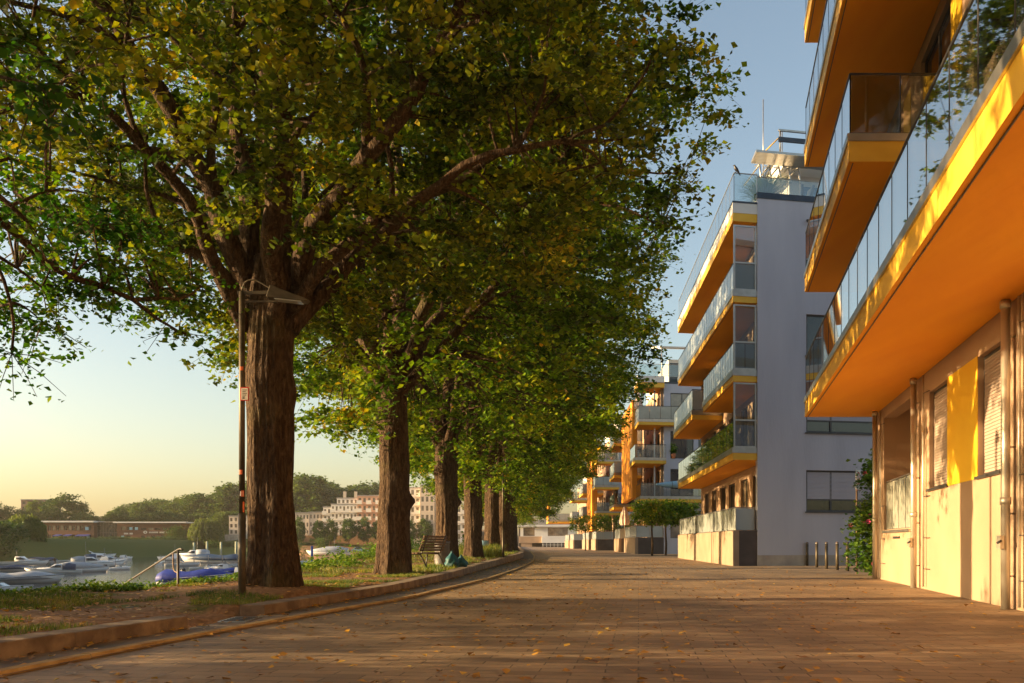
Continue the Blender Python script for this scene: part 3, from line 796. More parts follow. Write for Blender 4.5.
s = MB(); s.fbox(f1, 13.953, 15.797, W1 - .012, W1 - .001, 1.9, 3.8, M['yellow']); s.build('yellow_panel', b1)
for k in range(1, 5):
    zb = 4.2 + 3.27 * (k - 1) + .486
    for x in (19.6, 15.6, 11.9, 8.2, 4.4, .6):
        window(b1, f1, x, x + 2.3, zb + .1, zb + 2.5, W1, .08, 'pane', mull=(x + 1.15,))
        s = MB(); s.fbox(f1, x - .75, x - .05, W1 - .012, W1 - .001, zb + .1, zb + 2.5, M['yellow']); s.build('yellow_panel', b1)
# loggia rail
railing(b1, [(lambda u, q: f1.pt(18.93 + u, W1 + .06, q), 2.99)], 1.2, 2.38, M['frostgrey'], .75, name='loggia_railing', rail_m='metal')
s = MB(); s.fbox(f1, 18.85, 22., W1 - .05, W1 + .1, 1.14, 1.2, M['metal']); s.build('loggia_sill', b1)
s = MB(); s.fbox(f1, 20.0, 20.75, W1 - .02, W1, 1.0, 1.05, M['ink']); s.build('vent', b1)
# balconies
balcony(b1, f1, -4, 23.57, W1, 4.2, M['glass'], near_end=False, far_end=True)
balcony(b1, f1, 15.5, 23.57, W1, 7.47, M['glass'], near_end=True, far_end=True)
balcony(b1, f1, -4, 23.57, W1, 10.75, M['glass'], near_end=False, far_end=True)
balcony(b1, f1, 15.5, 23.57, W1, 14.0, M['glass'], near_end=True, far_end=True)
# downpipes with joints, clamps and cleaning boxes
def pipe(t, e=.13, r=.058, z1=4.19, box=True):
    x, y, _ = f1.pt(t, W1 - e, 0)
    mb = MB(); mb.tube([(x, y, 0), (x, y, z1)], r, M['zinc'], n=14)
    for z in (1.42, 4.08): mb.tube([(x, y, z), (x, y, z + .1)], r + .012, M['zinc'], n=14)
    p = mb.build('downpipe', b1)
    u, v, _ = f1.pt(t, W1, 0)
    for z in (.45, 1.3, 2.2, 3.7): c = MB(); c.tube([(x + .05, y, z), (u, v, z)], .012, M['zinc'], n=5); c.build('pipe_clamp', p)
    if box:
        q = MB(); q.box(x - .11, x - .055, y - .07, y + .03, .82, 1.0, M['zinc']); q.tube([(x - .10, y - .075, .93), (x - .16, y - .09, .90)], .018, M['darkmetal'], n=6); q.build('pipe_hatch', p)
    return p
pipe(12.2); pipe(18.0); pipe(22.5, box=False)
def conduit(t):
    x, y, _ = f1.pt(t, W1 - .06, 0)
    mb = MB(); mb.tube([(x, y, 0.05), (x, y, 4.15)], .02, M['zinc'], n=8)
    x2, y2, _ = f1.pt(t - .35, W1 - .02, 0)
    for z in (.4, 1.0, 1.8, 3.8): mb.tube([(x, y, z), (x2, y2, z)], .009, M['darkmetal'], n=5)
    mb.build('conduit', b1)
conduit(17.45); conduit(11.85); conduit(22.1)

# --- building 2
f2 = Frame(6.18, .07, .2); TN, TF = 35.2, 54.
b2 = empty('apartment_building', (14, 44, 0), 'apartment building with a plain lilac end wall and white railed balconies stacked over orange undersides', 'building', 'apartment buildings along the street')
EW = 1.0; WF = 1.45
zs = [4.16, 7.22, 10.33, 13.5]
mb = MB()
e2 = EndFrame(f2, TN)
eh = [(3.05, 6.1, 2.15, 3.8), (3.05, 6.1, 5.3, 6.9), (3.05, 6.1, 8.35, 10.0), (3.05, 4.4, 11.4, 13.1)]
mb.wall(e2, EW, 13.5, 0, 14.45, -.05, .3, eh, M['lilac'])
mb.fbox(e2, EW - .02, 13.5, -.08, .34, 14.45, 14.68, M['navy'])
mb.fbox(e2, 13.2, 13.5, .3, TF - TN, 0, 14.45, M['lilac'])
fh = []
for z0 in (1.45, 4.66, 7.72, 10.83):
    fh += [(t, t + 1.6, z0, z0 + 2.3) for t in (36.6, 39.4, 42.6, 45.2, 48.2, 51.)]
mb.wall(f2, TN + .3, TF, 0, 13.5, WF, WF + .3, fh, M['cream'])
mb.fbox(f2, TN + .3, TF, WF + .01, 13.2, 13.5, 13.98, M['white'])
for z in zs[:3]: mb.fbox(f2, TN + .3, TF, WF + .302, 6, z, z + .45, M['white'])
mb.fbox(f2, TF - .3, TF, WF + .302, 13.2, 0, 13.5, M['white'])
mb.fbox(f2, TN + .3, TF - .3, 5.9, 6.1, 0, 13.5, M['white'])
mb.build('wall', b2)
for i, (a0, a1, z0, z1) in enumerate(eh):
    window(b2, e2, a0, a1, z0, z1, -.05, .10, 'shutterw' if i in (0, 1) else 'pane', mull=((a0 + a1) / 2 - .45,), trans=z0 + .48 if i < 2 else None, fw=.07)
for i, (a0, a1, z0, z1) in enumerate(fh):
    window(b2, f2, a0, a1, z0, z1, WF, .1, 'panelit' if i % 3 == 1 else 'pane', mull=((a0 + a1) / 2,))
for (a0, a1, z0, z1) in eh:
    s = MB(); s.fbox(e2, a0 - .05, a1 + .05, -.11, .04, z0 - .05, z0 - .003, M['frame']); s.build('sill', b2)
s = MB(); s.fbox(e2, EW + .002, 13.4, -.062, -.0505, 0, .42, M['concrete']); s.build('base_band', b2)
# balconies
balcony(b2, f2, TN, TF, WF, zs[0], M['glass'], fas=.27, edge=.21, near_end=True, near_b=.95, far_end=True, post=.8)
balcony(b2, f2, TN, 43.5, WF, zs[1], M['frost'], fas=.24, edge=.24, near_end=True, near_b=.95, far_end=True, post=.62)  # milky panels carry the sky reflection as colour
f2b = Frame(5.98, .07, .2)
balcony(b2, f2b, 46., TF + .6, WF + .2, zs[1], M['frost'], fas=.24, edge=.24, near_end=True, far_end=True, post=.62)
balcony(b2, f2, TN, TF, WF, zs[2], M['frost'], fas=.24, edge=.24, near_end=True, near_b=.95, far_end=True, post=.72)
# top terrace slab
mb = MB(); mb.fbox(f2, TN, TF, 0, WF - .004, zs[3], zs[3] + .32, M['fascia'], mbot=M['soffit'])
mb.fbox(f2, TN - .01, TF, -.01, WF - .006, zs[3] + .322, zs[3] + .72, M['white'])
mb.fbox(f2, TN - .03, TF, -.03, WF - .006, zs[3] + .722, zs[3] + .78, M['navy'])
tb = mb.build('balcony', b2)
railing(tb, [(lambda u, q: f2.pt(TN + .05, .05 + u, q), .95), (lambda u, q: f2.pt(TN + .05 + u, .05, q), TF - TN - .1)], zs[3] + .78, 15.4, M['glass'], .95, rail_m='metal')
rr = railing(b2, [(lambda u, q: e2.pt(EW + u, .1, q), 5.2)], 14.68, 15.35, M['glass'], 1.3, name='roof_railing', rail_m='metal')
# glass screens at the near ends
for z in zs[:3]:
    a = z + .48; b = a + 2.55
    mb = MB()
    for e in (.06, EW - .06):
        mb.fbox(e2, e - .035, e + .035, .0, .07, a, b, M['metal'])
    for q in (a + .03, a + 1.08, b - .03): mb.fbox(e2, .095, EW - .095, .004, .066, q - .03, q + .03, M['metal'])
    s = mb.build('wind_screen', b2)
    p = MB(); p.fbox(e2, .1, EW - .1, .03, .04, a + .06, a + 1.05, M['glass']); p.fbox(e2, .1, EW - .1, .03, .04, a + 1.11, b - .06, M['pane'] if z > 12 else M['glass']); p.build('glass_panel', s, weld=True)
# penthouse, pergola
mb = MB()
mb.fbox(f2, 38.2, 52, 3.1, 12., 14.0, 16.75, M['white']); 
mb.fbox(f2, 37.4, 52, 2.6, 12.2, 16.75, 17.35, M['white'])
mb.fbox(f2, 40., 50, 2.9, 11, 17.35, 18.1, M['white']); mb.fbox(f2, 39.9, 50.1, 2.8, 11.1, 18.1, 18.32, M['navy'])
mb.build('penthouse', b2)
s = MB(); ef = EndFrame(f2, 38.2); s.fbox(ef, 3.75, 5.3, -.04, -.002, 14.3, 16.3, M['blueglass']); s.fbox(ef, 3.65, 3.75, -.05, -.002, 14.3, 16.4, M['navy']); s.build('window', b2)
mb = MB()
for i in range(5):
    e = 1.4 + i * .42
    mb.tube([f2.pt(36.2, e, 15.6 + .0), f2.pt(36.6, e, 16.4), f2.pt(37.5, e, 16.72)] , .035, M['metal'], n=5)
    mb.tube([f2.pt(36.6 , e, 16.4), f2.pt(40., e, 16.9)], .035, M['metal'], n=5)
mb.fbox(f2, 36.3, 37.4, 1.2, 6., 16.78, 16.88, M['metal'])
for e in (1.25, 3.1): mb.tube([f2.pt(36.25, e, 14.), f2.pt(36.25, e, 15.7)], .035, M['metal'], n=6)
mb.build('pergola', b2)
mb = MB()
for (t, e, h) in ((44., 3.2, 4.6), (44, 4.2, 3.2)):
    mb.tube([f2.pt(t, e, 18.3), f2.pt(t, e, 18.3 + h)], .025, M['metal'], n=5)
mb.build('antenna', b2)
mb = MB()
mb.tube([f2.pt(39.9, 3.1, 18.32), f2.pt(39.9, 3.1, 19.5)], .04, M['metal'], n=5); mb.tube([f2.pt(39.9, 6.4, 18.32), f2.pt(39.9, 6.4, 19.5)], .04, M['metal'], n=5)
mb.fbox(f2, 39.8, 39.9, 3.0, 6.5, 18.95, 19.15, M['navy']); mb.fbox(f2, 39.8, 39.9, 3.0, 6.5, 19.42, 19.5, M['metal']); mb.tube([f2.pt(40., 2.2, 18.3), f2.pt(39.9, 3.1, 19.2)], .03, M['fascia'], n=5)
mb.build('roof_frame', b2)
s = MB(); x, y, z = e2.pt(3.1, 0, 13.75); s.tube([(x, y, z), (x, y - .22, z - .12)], .05, M['black'], n=8); s.tube([(x, y - .2, z - .1), (x, y - .28, z - .14)], .07, M['black'], n=8); s.build('roof_spout', b2)
# plinth terraces
mb = MB()
segs = [(TN, 40.6), (40.75, 46.6), (46.75, TF)]
for a, b in segs:
    mb.fbox(f2, a, b, 0, .25, 0, 1.38, M['plinth'])
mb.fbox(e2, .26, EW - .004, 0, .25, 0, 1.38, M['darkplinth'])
mb.fbox(f2, TN + .26, TF, .26, WF - .01, .9, 1.3, M['concrete'])
mb.build('terrace_plinth', b2)
for a, b in segs:
    s = MB(); s.fbox(f2, b + .005, b + .14, .08, .2, 0, 2.25, M['ink']); s.build('joint_post', b2)
    mm = MB()
    n = max(1, round((b - a) / .3))
    railing(b2, [(lambda u, q, a=a: f2.pt(a + .03 + u, .12, q), b - a - .06)], 1.38, 2.3, M['frost'], .5, name='terrace_railing', rail_m='metal', panels=False)
railing(b2, [(lambda u, q: e2.pt(.12 + u, .12, q), EW - .2)], 1.38, 2.3, M['frost'], .9, name='terrace_railing', rail_m='metal', panels=False)

# --- buildings further along
def block(name_lbl, fr, TN, TF, EW, WF, zs, piers, bal, top=True, windows=(3, 8), spans=None, plinth=True):
    b = empty('apartment_building', fr.pt((TN + TF) / 2, 5, 0), name_lbl, 'building', 'apartment buildings along the street')
    ef = EndFrame(fr, TN + .0)
    H = zs[-1] + .4
    mb = MB()
    eh = []
    for z in [1.3] + [q + .5 for q in zs[:-1]]:
        eh += [(EW + .55, EW + 2.5, z, z + 2.25), (EW + 2.9, EW + 4.9, z, z + 2.25)]
    mb.wall(ef, EW, 13, 0, H, 0, .3, eh, M['lilac'])
    fh = []
    ts = [TN + 1.2 + i * 2.7 for i in range(int((TF - TN - 3) / 2.7) + 1)]
    for z in [1.4] + [q + .5 for q in zs[:-1]]: fh += [(t, t + 1.7, z, z + 2.2) for t in ts]
    mb.wall(fr, TN + .3, TF, 0, H, WF, WF + .3, fh, M['cream'])
    mb.fbox(fr, TN + .3, TF, WF + .31, 12.7, H - .3, H - .02, M['roof'])
    mb.fbox(fr, TF - .3, TF, WF + .302, 13, 0, H - .31, M['white'])
    mb.fbox(fr, TN + .31, TF - .31, WF + 3, WF + 3.2, 0, H - .31, M['brick'])
    mb.fbox(ef, EW - .02, 13, -.02, .32, H, H + .15, M['navy'])
    mb.fbox(fr, TN + 3, TF - 3, 3.2, 11, H + .0, H + 2.6, M['white'])
    mb.build('wall', b)
    for i, h in enumerate(eh): window(b, ef, *h, 0, .1, ('pane', 'panelit')[i % 3 == 0], mull=((h[0] + h[1]) / 2,))
    for i, h in enumerate(fh): window(b, fr, *h, WF, .1, ('pane', 'panelit')[i % 2], mull=((h[0] + h[1]) / 2,))
    for (t0, t1, e, lv, gl, dep) in bal:
        fb = Frame(fr.x0 + e, fr.k, fr.skew)
        balcony(b, fb, t0, t1, dep, zs[lv], M[gl], fas=.25, edge=.23, near_end=True, far_end=True, post=1.0, panels=False)
    for (t0, t1, z0, z1, e0, e1) in piers:
        s = MB(); s.fbox(fr, t0, t1, e0, e1, z0, z1, M['orange']); s.build('orange_pier', b)
    if plinth:
        for (t0, t1) in plinth:
            s = MB(); s.fbox(fr, t0, t1, 0, .25, 0, 1.35, M['plinth'])
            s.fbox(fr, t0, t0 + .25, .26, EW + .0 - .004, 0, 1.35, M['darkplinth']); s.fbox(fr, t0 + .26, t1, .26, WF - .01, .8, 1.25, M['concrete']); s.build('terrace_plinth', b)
            railing(b, [(lambda u, q, t0=t0: fr.pt(t0 + .1, .1 + u, q), EW - .15), (lambda u, q, t0=t0, t1=t1: fr.pt(t0 + .1 + u, .1, q), t1 - t0 - .2)], 1.35, 2.3, M['frost'], 1., name='terrace_railing', rail_m='metal', panels=False)
    return b, ef, H
zz3 = [4.2, 7.3, 10.4, 13.5]
f3 = Frame(7.06, .04, .15)
b3, ef3, H3 = block('apartment building with a tall orange pier and canopied roof terrace beyond the lilac end wall', f3, 73., 96., 2.4, 2.2, zz3,
    [(75.6, 86.5, 4.7, 12.9, .02, .45)],
    [(72.2, 75.5, 0.35, 0, 'glass', 6.4), (72.2, 76.5, -.1, 1, 'glass', 2.6), (72.2, 75.6, .2, 2, 'frostgrey', 3.6), (88, 94.5, -.6, 0, 'glass', 2.8), (88, 94.5, -.6, 1, 'frost', 2.8), (88, 94.5, -.6, 2, 'frost', 2.8)],
    plinth=[(73., 83.5), (89.5, 96)])
s = MB(); s.fbox(f3, 72.6, 75.6, .2, 2.4, 13.5, 13.9, M['fascia'], mbot=M['soffit']); s.fbox(f3, 72.5, 75.7, .15, 2.4, 13.902, 14.4, M['white']); rb = s.build('balcony', b3)
railing(rb, [(lambda u, q: f3.pt(72.7, .25 + u, q), 6.5)], 14.4, 15.4, M['glass'], 1.2, rail_m='metal', panels=False)
s = MB(); 
for i in range(11): s.fbox(f3, 73.2 + i * .75, 73.55 + i * .75, 2.2, 6.6, 16.9 + i * .16, 17.0 + i * .16, M['white'])
for e in (2.2, 6.5): s.hexa([f3.pt(73.1, e, 16.75), f3.pt(73.1, e + .12, 16.75), f3.pt(81.2, e + .12, 18.55), f3.pt(81.2, e, 18.55), f3.pt(73.1, e, 16.95), f3.pt(73.1, e + .12, 16.95), f3.pt(81.2, e + .12, 18.75), f3.pt(81.2, e, 18.75)], M['white'])
for e in (2.25, 6.5): s.tube([f3.pt(73.2, e, 13.9), f3.pt(73.2, e, 16.8)], .05, M['metal'], n=6)
s.build('pergola', b3)
s = MB(); ep = EndFrame(f3, 76.0); s.fbox(ep, 3.3, 4.6, -.03, -.002, 14., 16.2, M['pane']); s.build('window', b3)
for e in (.9, 1.5):
    for z in (4.7, 7.8, 10.9):
        s = MB(); s.fbox(f3, 73.3, 73.36, e + .7, e + .82, z, z + 2.5, M['white']); s.build('balcony_post', b3)

f4 = Frame(10.2, 0., .1)
b4, ef4, H4 = block('apartment building half hidden by lime leaves, its balconies hung with flower boxes', f4, 110., 132., 2.8, 2.2, [4.3, 7.4, 10.5, 13.6],
    [(111.6, 119, 2.4, 13.2, -.3, .4)], [(108.6, 111.4, 0, 0, 'glass', 3.), (108.6, 111.4, -.2, 1, 'frost', 3.), (108.6, 111.4, 0, 2, 'glass', 3.), (122, 129, -.6, 0, 'frost', 2.8), (122, 129, -.6, 1, 'frost', 2.8)], plinth=[(110., 116), (120, 131)])
f5 = Frame(9.6, 0., .1)
b5, ef5, H5 = block('small looking distant apartment building with a low orange panel at the street end', f5, 141., 165., 3.2, 2.4, [4.2, 7.3, 10.4],
    [(150, 156, 4.6, 7.4, -3.6, -3.2)], [(139.5, 145, -.3, 0, 'frost', 3.4), (139.5, 145, -.3, 1, 'glass', 3.), (149, 157, -3.6, 0, 'frost', 5.6)], plinth=[(141., 150), (153, 164)])

# white pavilion closing the street
pv = empty('white_pavilion', at(542, 543, 205), 'low white pavilion with a flat roof closing the far end of the street', 'building')
fp = Frame(at(519, 543, 205).x + 0, 0., 0.)
class XFrame:  # facade facing the camera: a = X, b = Y inwards
    def __init__(s, y): s.y = y
    def pt(s, a, b, z): return (a, s.y + b, z)
xf = XFrame(205.)
x0, x1 = 1.6, 14.5
mb = MB()
mb.fbox(xf, x0 + 5.2, x1, 0, 10, .9, 2.4, M['white']); mb.fbox(xf, x0, x0 + 5.2, .8, 10, .9, 2.4, M['cream'])
mb.fbox(xf, x0 + .5, x0 + 3, 1, 1.3, 0, .9, M['cream'])
mb.wall(xf, x0 + .3, x1, 2.4, 4.6, 1.2, 1.5, [(x0 + 1, x0 + 3.6, 2.5, 4.4), (x0 + 6.6, x0 + 11.2, 2.5, 4.4)], M['white'])
mb.fbox(xf, x0 - .3, x1, -.3, 10, 4.6, 5.0, M['white']); mb.fbox(xf, x0 + 2., x1, 1, 9, 5., 6.2, M['roof'])
mb.fbox(xf, x0, x1, 3.5, 10, 0, 4.6, M['darkplinth'])
mb.build('wall', pv)
window(pv, xf, x0 + 1, x0 + 3.6, 2.5, 4.4, 1.2, .1, 'panelit', mull=(x0 + 2.3,)); window(pv, xf, x0 + 6.6, x0 + 11.2, 2.5, 4.4, 1.2, .1, 'panelit', mull=(x0 + 8.1, x0 + 9.6))
s = MB()
for i in range(10): s.fbox(xf, x0 + 5.4 + i * .85, x0 + 5.5 + i * .85, 0.1, .2, 0, .9, M['white'])
s.fbox(xf, x0 + 5.2, x1, .08, .22, .42, .5, M['white']); s.build('railing', pv)

# ------------------------------------------------------------------ street furniture
# lamp posts
def lamp():
    r = empty('lamp_post', (0, 0, 0))
    mb = MB(); mb.tube([(0, 0, -.3), (0, 0, 1.3)], .058, M['lampmetal'], n=14); mb.tube([(0, 0, 1.3), (0, 0, 4.72)], .046, M['lampmetal'], n=14); mb.build('post', r)
    mb = MB(); mb.box(-.07, .62, -.025, .025, 4.68, 4.73, M['lampmetal']); mb.box(.05, .55, -.018, .018, 4.56, 4.585, M['lampmetal']); mb.build('arm', r)
    mb = MB()
    mb.hexa([(.40, -.12, 4.62), (.99, -.12, 4.555), (.99, .12, 4.555), (.40, .12, 4.62), (.44, -.06, 4.82), (1.05, -.07, 4.585), (1.05, .07, 4.585), (.44, .06, 4.82)], M['lampmetal'])
    h = mb.build('lamp_head', r, bevel=.012)
    d = MB(); d.hexa([(.52, -.09, 4.59), (.93, -.09, 4.545), (.93, .09, 4.545), (.52, .09, 4.59), (.52, -.09, 4.605), (.93, -.09, 4.56), (.93, .09, 4.56), (.52, .09, 4.605)], M['frost']); d.build('diffuser', h)
    c = MB(); pts = [Vector((0, 0, 4.74)), Vector((.0, 0, 4.84)), Vector((.08, 0, 4.92)), Vector((.2, 0, 4.92)), Vector((.34, 0, 4.83)), Vector((.47, 0, 4.76))]
    c.tube(limb_pts(pts, .06, 0), .014, M['lampmetal'], n=6); c.build('cable', r)
    return r
L1 = lamp(); L1.location = (-3.75, 12.5, .14); L1.scale = (.9, .9, .9)
L1['label'] = 'tall grey lamp post with a red edged plate standing in front of the big trunk'; L1['category'] = 'lamp post'; L1['group'] = 'lamp posts along the promenade'
for i, (x, y, z, lb) in enumerate([(-.39, 39.5, .30, 'lamp post in the grass at the bend of the kerb, nearest distant one'), (.04, 68.5, .32, 'thin lamp post, middle one of the three beyond the bench'), (.54, 97, .32, 'farthest lamp post, a thin line among the last lime leaves')]):
    c = copy_tree(L1); c.location = (x, y, z); c.rotation_euler = (0, 0, R(-70)); c['label'] = lb
p = MB(); p.box(-.01, .125, -.062, -.056, 3.03, 3.24, M['red']); p.box(.006, .109, -.066, -.062, 3.045, 3.225, M['signwhite'])
for i, w in enumerate((.07, .05, .07, .06, .04)): p.box(.025, .025 + w, -.0675, -.066, 3.19 - i * .026, 3.2 - i * .026, M['ink'])
p.box(.025, .06, -.0675, -.066, 3.06, 3.08, M['ink'])
p.build('plate', L1)
def sticker(z, h, w, m, off=0):
    s = MB(); n = 8
    pts0 = [(math.sin(a) * .0585, -math.cos(a) * .0585) for a in np.linspace(off - w, off + w, n)]
    pts1 = [(math.sin(a) * .0615, -math.cos(a) * .0615) for a in np.linspace(off - w, off + w, n)]
    k = .80 if z > 1.25 else 1.0
    for (a, b, c_, d) in zip(pts0, pts0[1:], pts1[1:], pts1):
        s.hexa([(q[0] * k, q[1] * k, z) for q in (a, b, c_, d)] + [(q[0] * k, q[1] * k, z + h) for q in (a, b, c_, d)], m)
    s.build('sticker', L1)
sticker(1.90, .07, .6, M['stick'], -.2); sticker(1.57, .07, .7, M['signwhite'], .3); sticker(1.56, .09, .5, M['stick'], .5); sticker(1.32, .16, .3, M['stick'], .8); sticker(3.5, .06, .5, M['stick'], .2)

# bollards
def bollard(loc, lb):
    r = empty('bollard', loc, lb, 'bollard', 'grey bollards by the lilac end wall')
    mb = MB(); mb.tube([(0, 0, 0), (0, 0, .86)], .052, M['lampmetal'], n=14); mb.build('post', r)
    mb = MB(); mb.tube([(0, 0, .862), (0, 0, .91)], [.056, .056], M['galv'], n=14); mb.tube([(0, 0, .911), (0, 0, .935)], [.052, .03], M['rust'], n=14); mb.build('cap', r)
ords = ['leftmost', 'second from the left', 'middle one', 'second from the right', 'rightmost, nearest the shrub,']
for (px, py), o in zip([(807.2, 565.7), (816.8, 567.3), (826.5, 568.8), (837.2, 570), (847.6, 571)], ords):
    p = atz(px, py, 0); bollard(p, 'grey steel bollard, %s of the five before the lilac wall' % o)

# sign post by the shrub
sp = empty('parking_sign', (10.0, 26.1, 0), 'thin sign post with a red and white plate rising out of the flowering shrub', 'sign')
mb = MB(); mb.tube([(0, 0, 0), (0, 0, 3.0)], .03, M['rust'], n=10); mb.build('post', sp)
mb = MB(); mb.box(-.17, .17, -.045, -.035, 2.42, 3.02, M['signwhite']); mb.box(-.17, .17, -.05, -.0455, 2.42, 2.45, M['red']); mb.box(-.17, .17, -.05, -.0455, 2.60, 2.63, M['red'])
for i, w in enumerate((.2, .14, .18)): mb.box(-w / 2, w / 2, -.05, -.0455, 2.565 - i * .04, 2.58 - i * .04, M['ink'])
n = 24
for i in range(n):
    a, b = 2 * math.pi * i / n, 2 * math.pi * (i + 1) / n
    mb.hexa([(math.cos(t) * q, y, 2.82 + math.sin(t) * q) for y in (-.0455, -.05) for t, q in ((a, .1), (b, .1), (b, .14), (a, .14))], M['red'])
mb.hexa([(-.09, -.0455, 2.9), (-.07, -.0455, 2.92), (.09, -.0455, 2.74), (.07, -.0455, 2.72), (-.09, -.05, 2.9), (-.07, -.05, 2.92), (.09, -.05, 2.74), (.07, -.05, 2.72)], M['red'])
pl = mb.build('sign_plate', sp); pl.rotation_euler = (0, 0, R(48))

# bench
def bench(loc, rz):
    r = empty('bench', loc, 'slatted wooden bench facing the harbour beside the second trunk', 'bench', rz=rz)
    # local: length along Y, sitter faces -X
    mb = MB()
    for i in range(5): mb.box(-.46 + i * .095, -.46 + i * .095 + .075, -.85, .85, .43, .465, M['wood'])
    mb.build('seat', r, bevel=.004)
    mb = MB()
    for i in range(6):
        z = .50 + i * .075; x = .02 + i * .028
        mb.hexa([(x, -.85, z), (x + .03, -.85, z), (x + .03, .85, z), (x, .85, z), (x + .022, -.85, z + .06), (x + .052, -.85, z + .06), (x + .052, .85, z + .06), (x + .022, .85, z + .06)], M['wood'])
    mb.build('backrest', r)
    for y in (-.65, .65):
        mb = MB(); mb.tube([(-.40, y, 0), (-.36, y, .41)], .022, M['darkmetal'], n=6); mb.build('leg', r)
        mb = MB(); mb.tube([(.22, y, 0), (.0, y, .41), (.055, y, .5), (.22, y, .96)], .022, M['darkmetal'], n=6); mb.build('leg', r)
        mb = MB(); mb.tube([(-.46, y, .42), (.02, y, .42)], .018, M['darkmetal'], n=6); mb.build('seat_bracket', r)
    return r
bench(Vector((-2.32, 25.4, .17)), R(-18))

def bin_(loc, lb, h=.78, r_=.235):
    r = empty('litter_bin', loc, lb, 'litter bin')
    mb = MB(); n = 28
    prof = [(r_ * .92, 0), (r_ * .96, .02), (r_, .08), (r_, h - .06), (r_ + .015, h - .05), (r_ + .015, h), (r_ - .02, h), (r_ - .02, .1)]
    mb.rings([[(math.cos(2 * math.pi * q / n) * a, math.sin(2 * math.pi * q / n) * a, z) for q in range(n)] for a, z in prof], M['galv']); mb.build('barrel', r)
    for z in (.2, .62): mb = MB(); mb.rings([[(math.cos(2 * math.pi * q / n) * (r_ + a), math.sin(2 * math.pi * q / n) * (r_ + a), z + b) for q in range(n)] for a, b in ((.001, 0), (.012, .01), (.012, .025), (.001, .035))], M['galv'], cap0=False, cap1=False); mb.build('hoop', r)
    return r
bin_(Vector((-2.2, 28.3, .17)), 'round galvanised litter bin against the third trunk behind the bench')
r = bin_(Vector((-1.30, 41., .36)), 'small litter bin lined with a pale blue bag among tall dry grass', .62, .2)
def bag(name, loc, w, h, lb, m, seed, cat='bag', parent=None):
    mb = MB(); n = 26; rows = 16; rings = []
    for j in range(rows + 1):
        u = j / rows
        if u < .8: rad = w * (1.05 + .12 * math.sin(u * 7)) * (.8 if u < .04 else 1) * (1 if u < .5 else 1 - (u - .5) * 2.5); 
        else: rad = w * (.17 + .05 * math.sin(u * 40))
        ring = []
        for q in range(n):
            a = 2 * math.pi * q / n
            k = 1 + .34 * MN.noise(Vector((math.cos(a) * 2 + seed, math.sin(a) * 2, u * 4))) + .05 * math.sin(9 * a + seed) * (u > .5)
            ring.append((math.cos(a) * rad * k, math.sin(a) * rad * k, h * (u ** 1.15 if u < .8 else .774 + (u - .8) * .5) + .012 * math.sin(3 * a)))
        rings.append(ring)
    mb.rings(rings, m)
    o = mb.build(name, parent)
    if not parent: o.location = loc; tag(o, lb, cat)
    return o
bag('rubbish_bag', Vector((-1.78, 26.6, .17)), .19, .56, 'plump teal rubbish bag with a knotted top, left one of the pair by the bin', M['teal'], 1)
bag('rubbish_bag', Vector((-1.52, 26.8, .16)), .17, .44, 'smaller teal rubbish bag slumped against the plump one', M['teal'], 5)
mb = MB(); n = 20
mb.rings([[(math.cos(2 * math.pi * q / n) * a, math.sin(2 * math.pi * q / n) * a, z + .015 * math.sin(q * 2.3)) for q in range(n)] for a, z in ((.226, .42), (.232, .5), (.235, .6), (.225, .645), (.17, .64), (.16, .5))], M['kayakw'], cap0=False)
mb.build('bin_liner', r)

# handrail of the river stairs
hr = empty('handrail', (-5.9, 15.9, .08), 'thin metal handrail slanting down towards the river stairs', 'handrail')
P0 = Vector((0.02, 0, .70)); P1 = Vector((-2.05, 2.1, -.12)); P2 = Vector((-3.3, 3.4, -.75))
mb = MB(); mb.tube([(.12, -.10, .70), (.06, -.04, .72), P0 + Vector((-.03, .03, .005)), P1, P2], .017, M['frame'], n=8); mb.build('rail', hr)
mb = MB(); mb.tube([(0, 0, -.4), (0, 0, .70)], .022, M['frame'], n=8); mb.build('post', hr)
mb = MB(); mb.tube([(-3.2, 3.3, -1.6), (-3.2, 3.3, -.72)], .026, M['rust'], n=8); mb.build('post', hr)
mb = MB(); mb.tube(limb_pts([Vector((-.14, .14, .64)), Vector((-.14, .14, .36)), Vector((-.10, .10, .30)), Vector((0, 0, .30))], .05, 0), .013, M['rust'], n=6); mb.build('bracket', hr)

# flowering shrub
def leafy(name, centres, per, size, leaf, seed, parent=None, spread=.25, **kw):
    rng = np.random.default_rng(seed); c = np.array(centres, float)
    L = np.repeat(c, per, 0) + rng.normal(size=(len(c) * per, 3)) * spread
    V, Fc = leaf_arrays(L, size, rng)
    return np_mesh(name, V, Fc, leaf, parent, **kw)
rg = np.random.default_rng(5)
sh = empty('oleander_shrub', (10.35, 25.1, 0), 'tall flowering shrub with pink blossoms leaning on the corner of the cream building', 'shrub')
cs = []
for i in range(140):
    z = rg.uniform(.15, 3.35); w = np.interp(z, [0, .9, 1.7, 2.1, 2.8, 3.4], [.45, .58, .50, .42, .46, .22])
    cs.append((rg.normal() * w * .55 - (.2 if z < 1.8 else .05), rg.normal() * w * .6, z))
leafy('foliage', cs, 42, .12, LEAF_BUSH, 6, sh, .13)
mb = MB()
for i in range(7):
    a = rg.uniform(0, 6.28); mb.tube(limb_pts([Vector((.05 * math.cos(a), .05 * math.sin(a), 0)), Vector((.2 * math.cos(a), .2 * math.sin(a), 1.4)), Vector((.32 * math.cos(a), .3 * math.sin(a), 2.9))], .3, .04, i), .016, M['bark'], n=5)
mb.build('stem', sh)
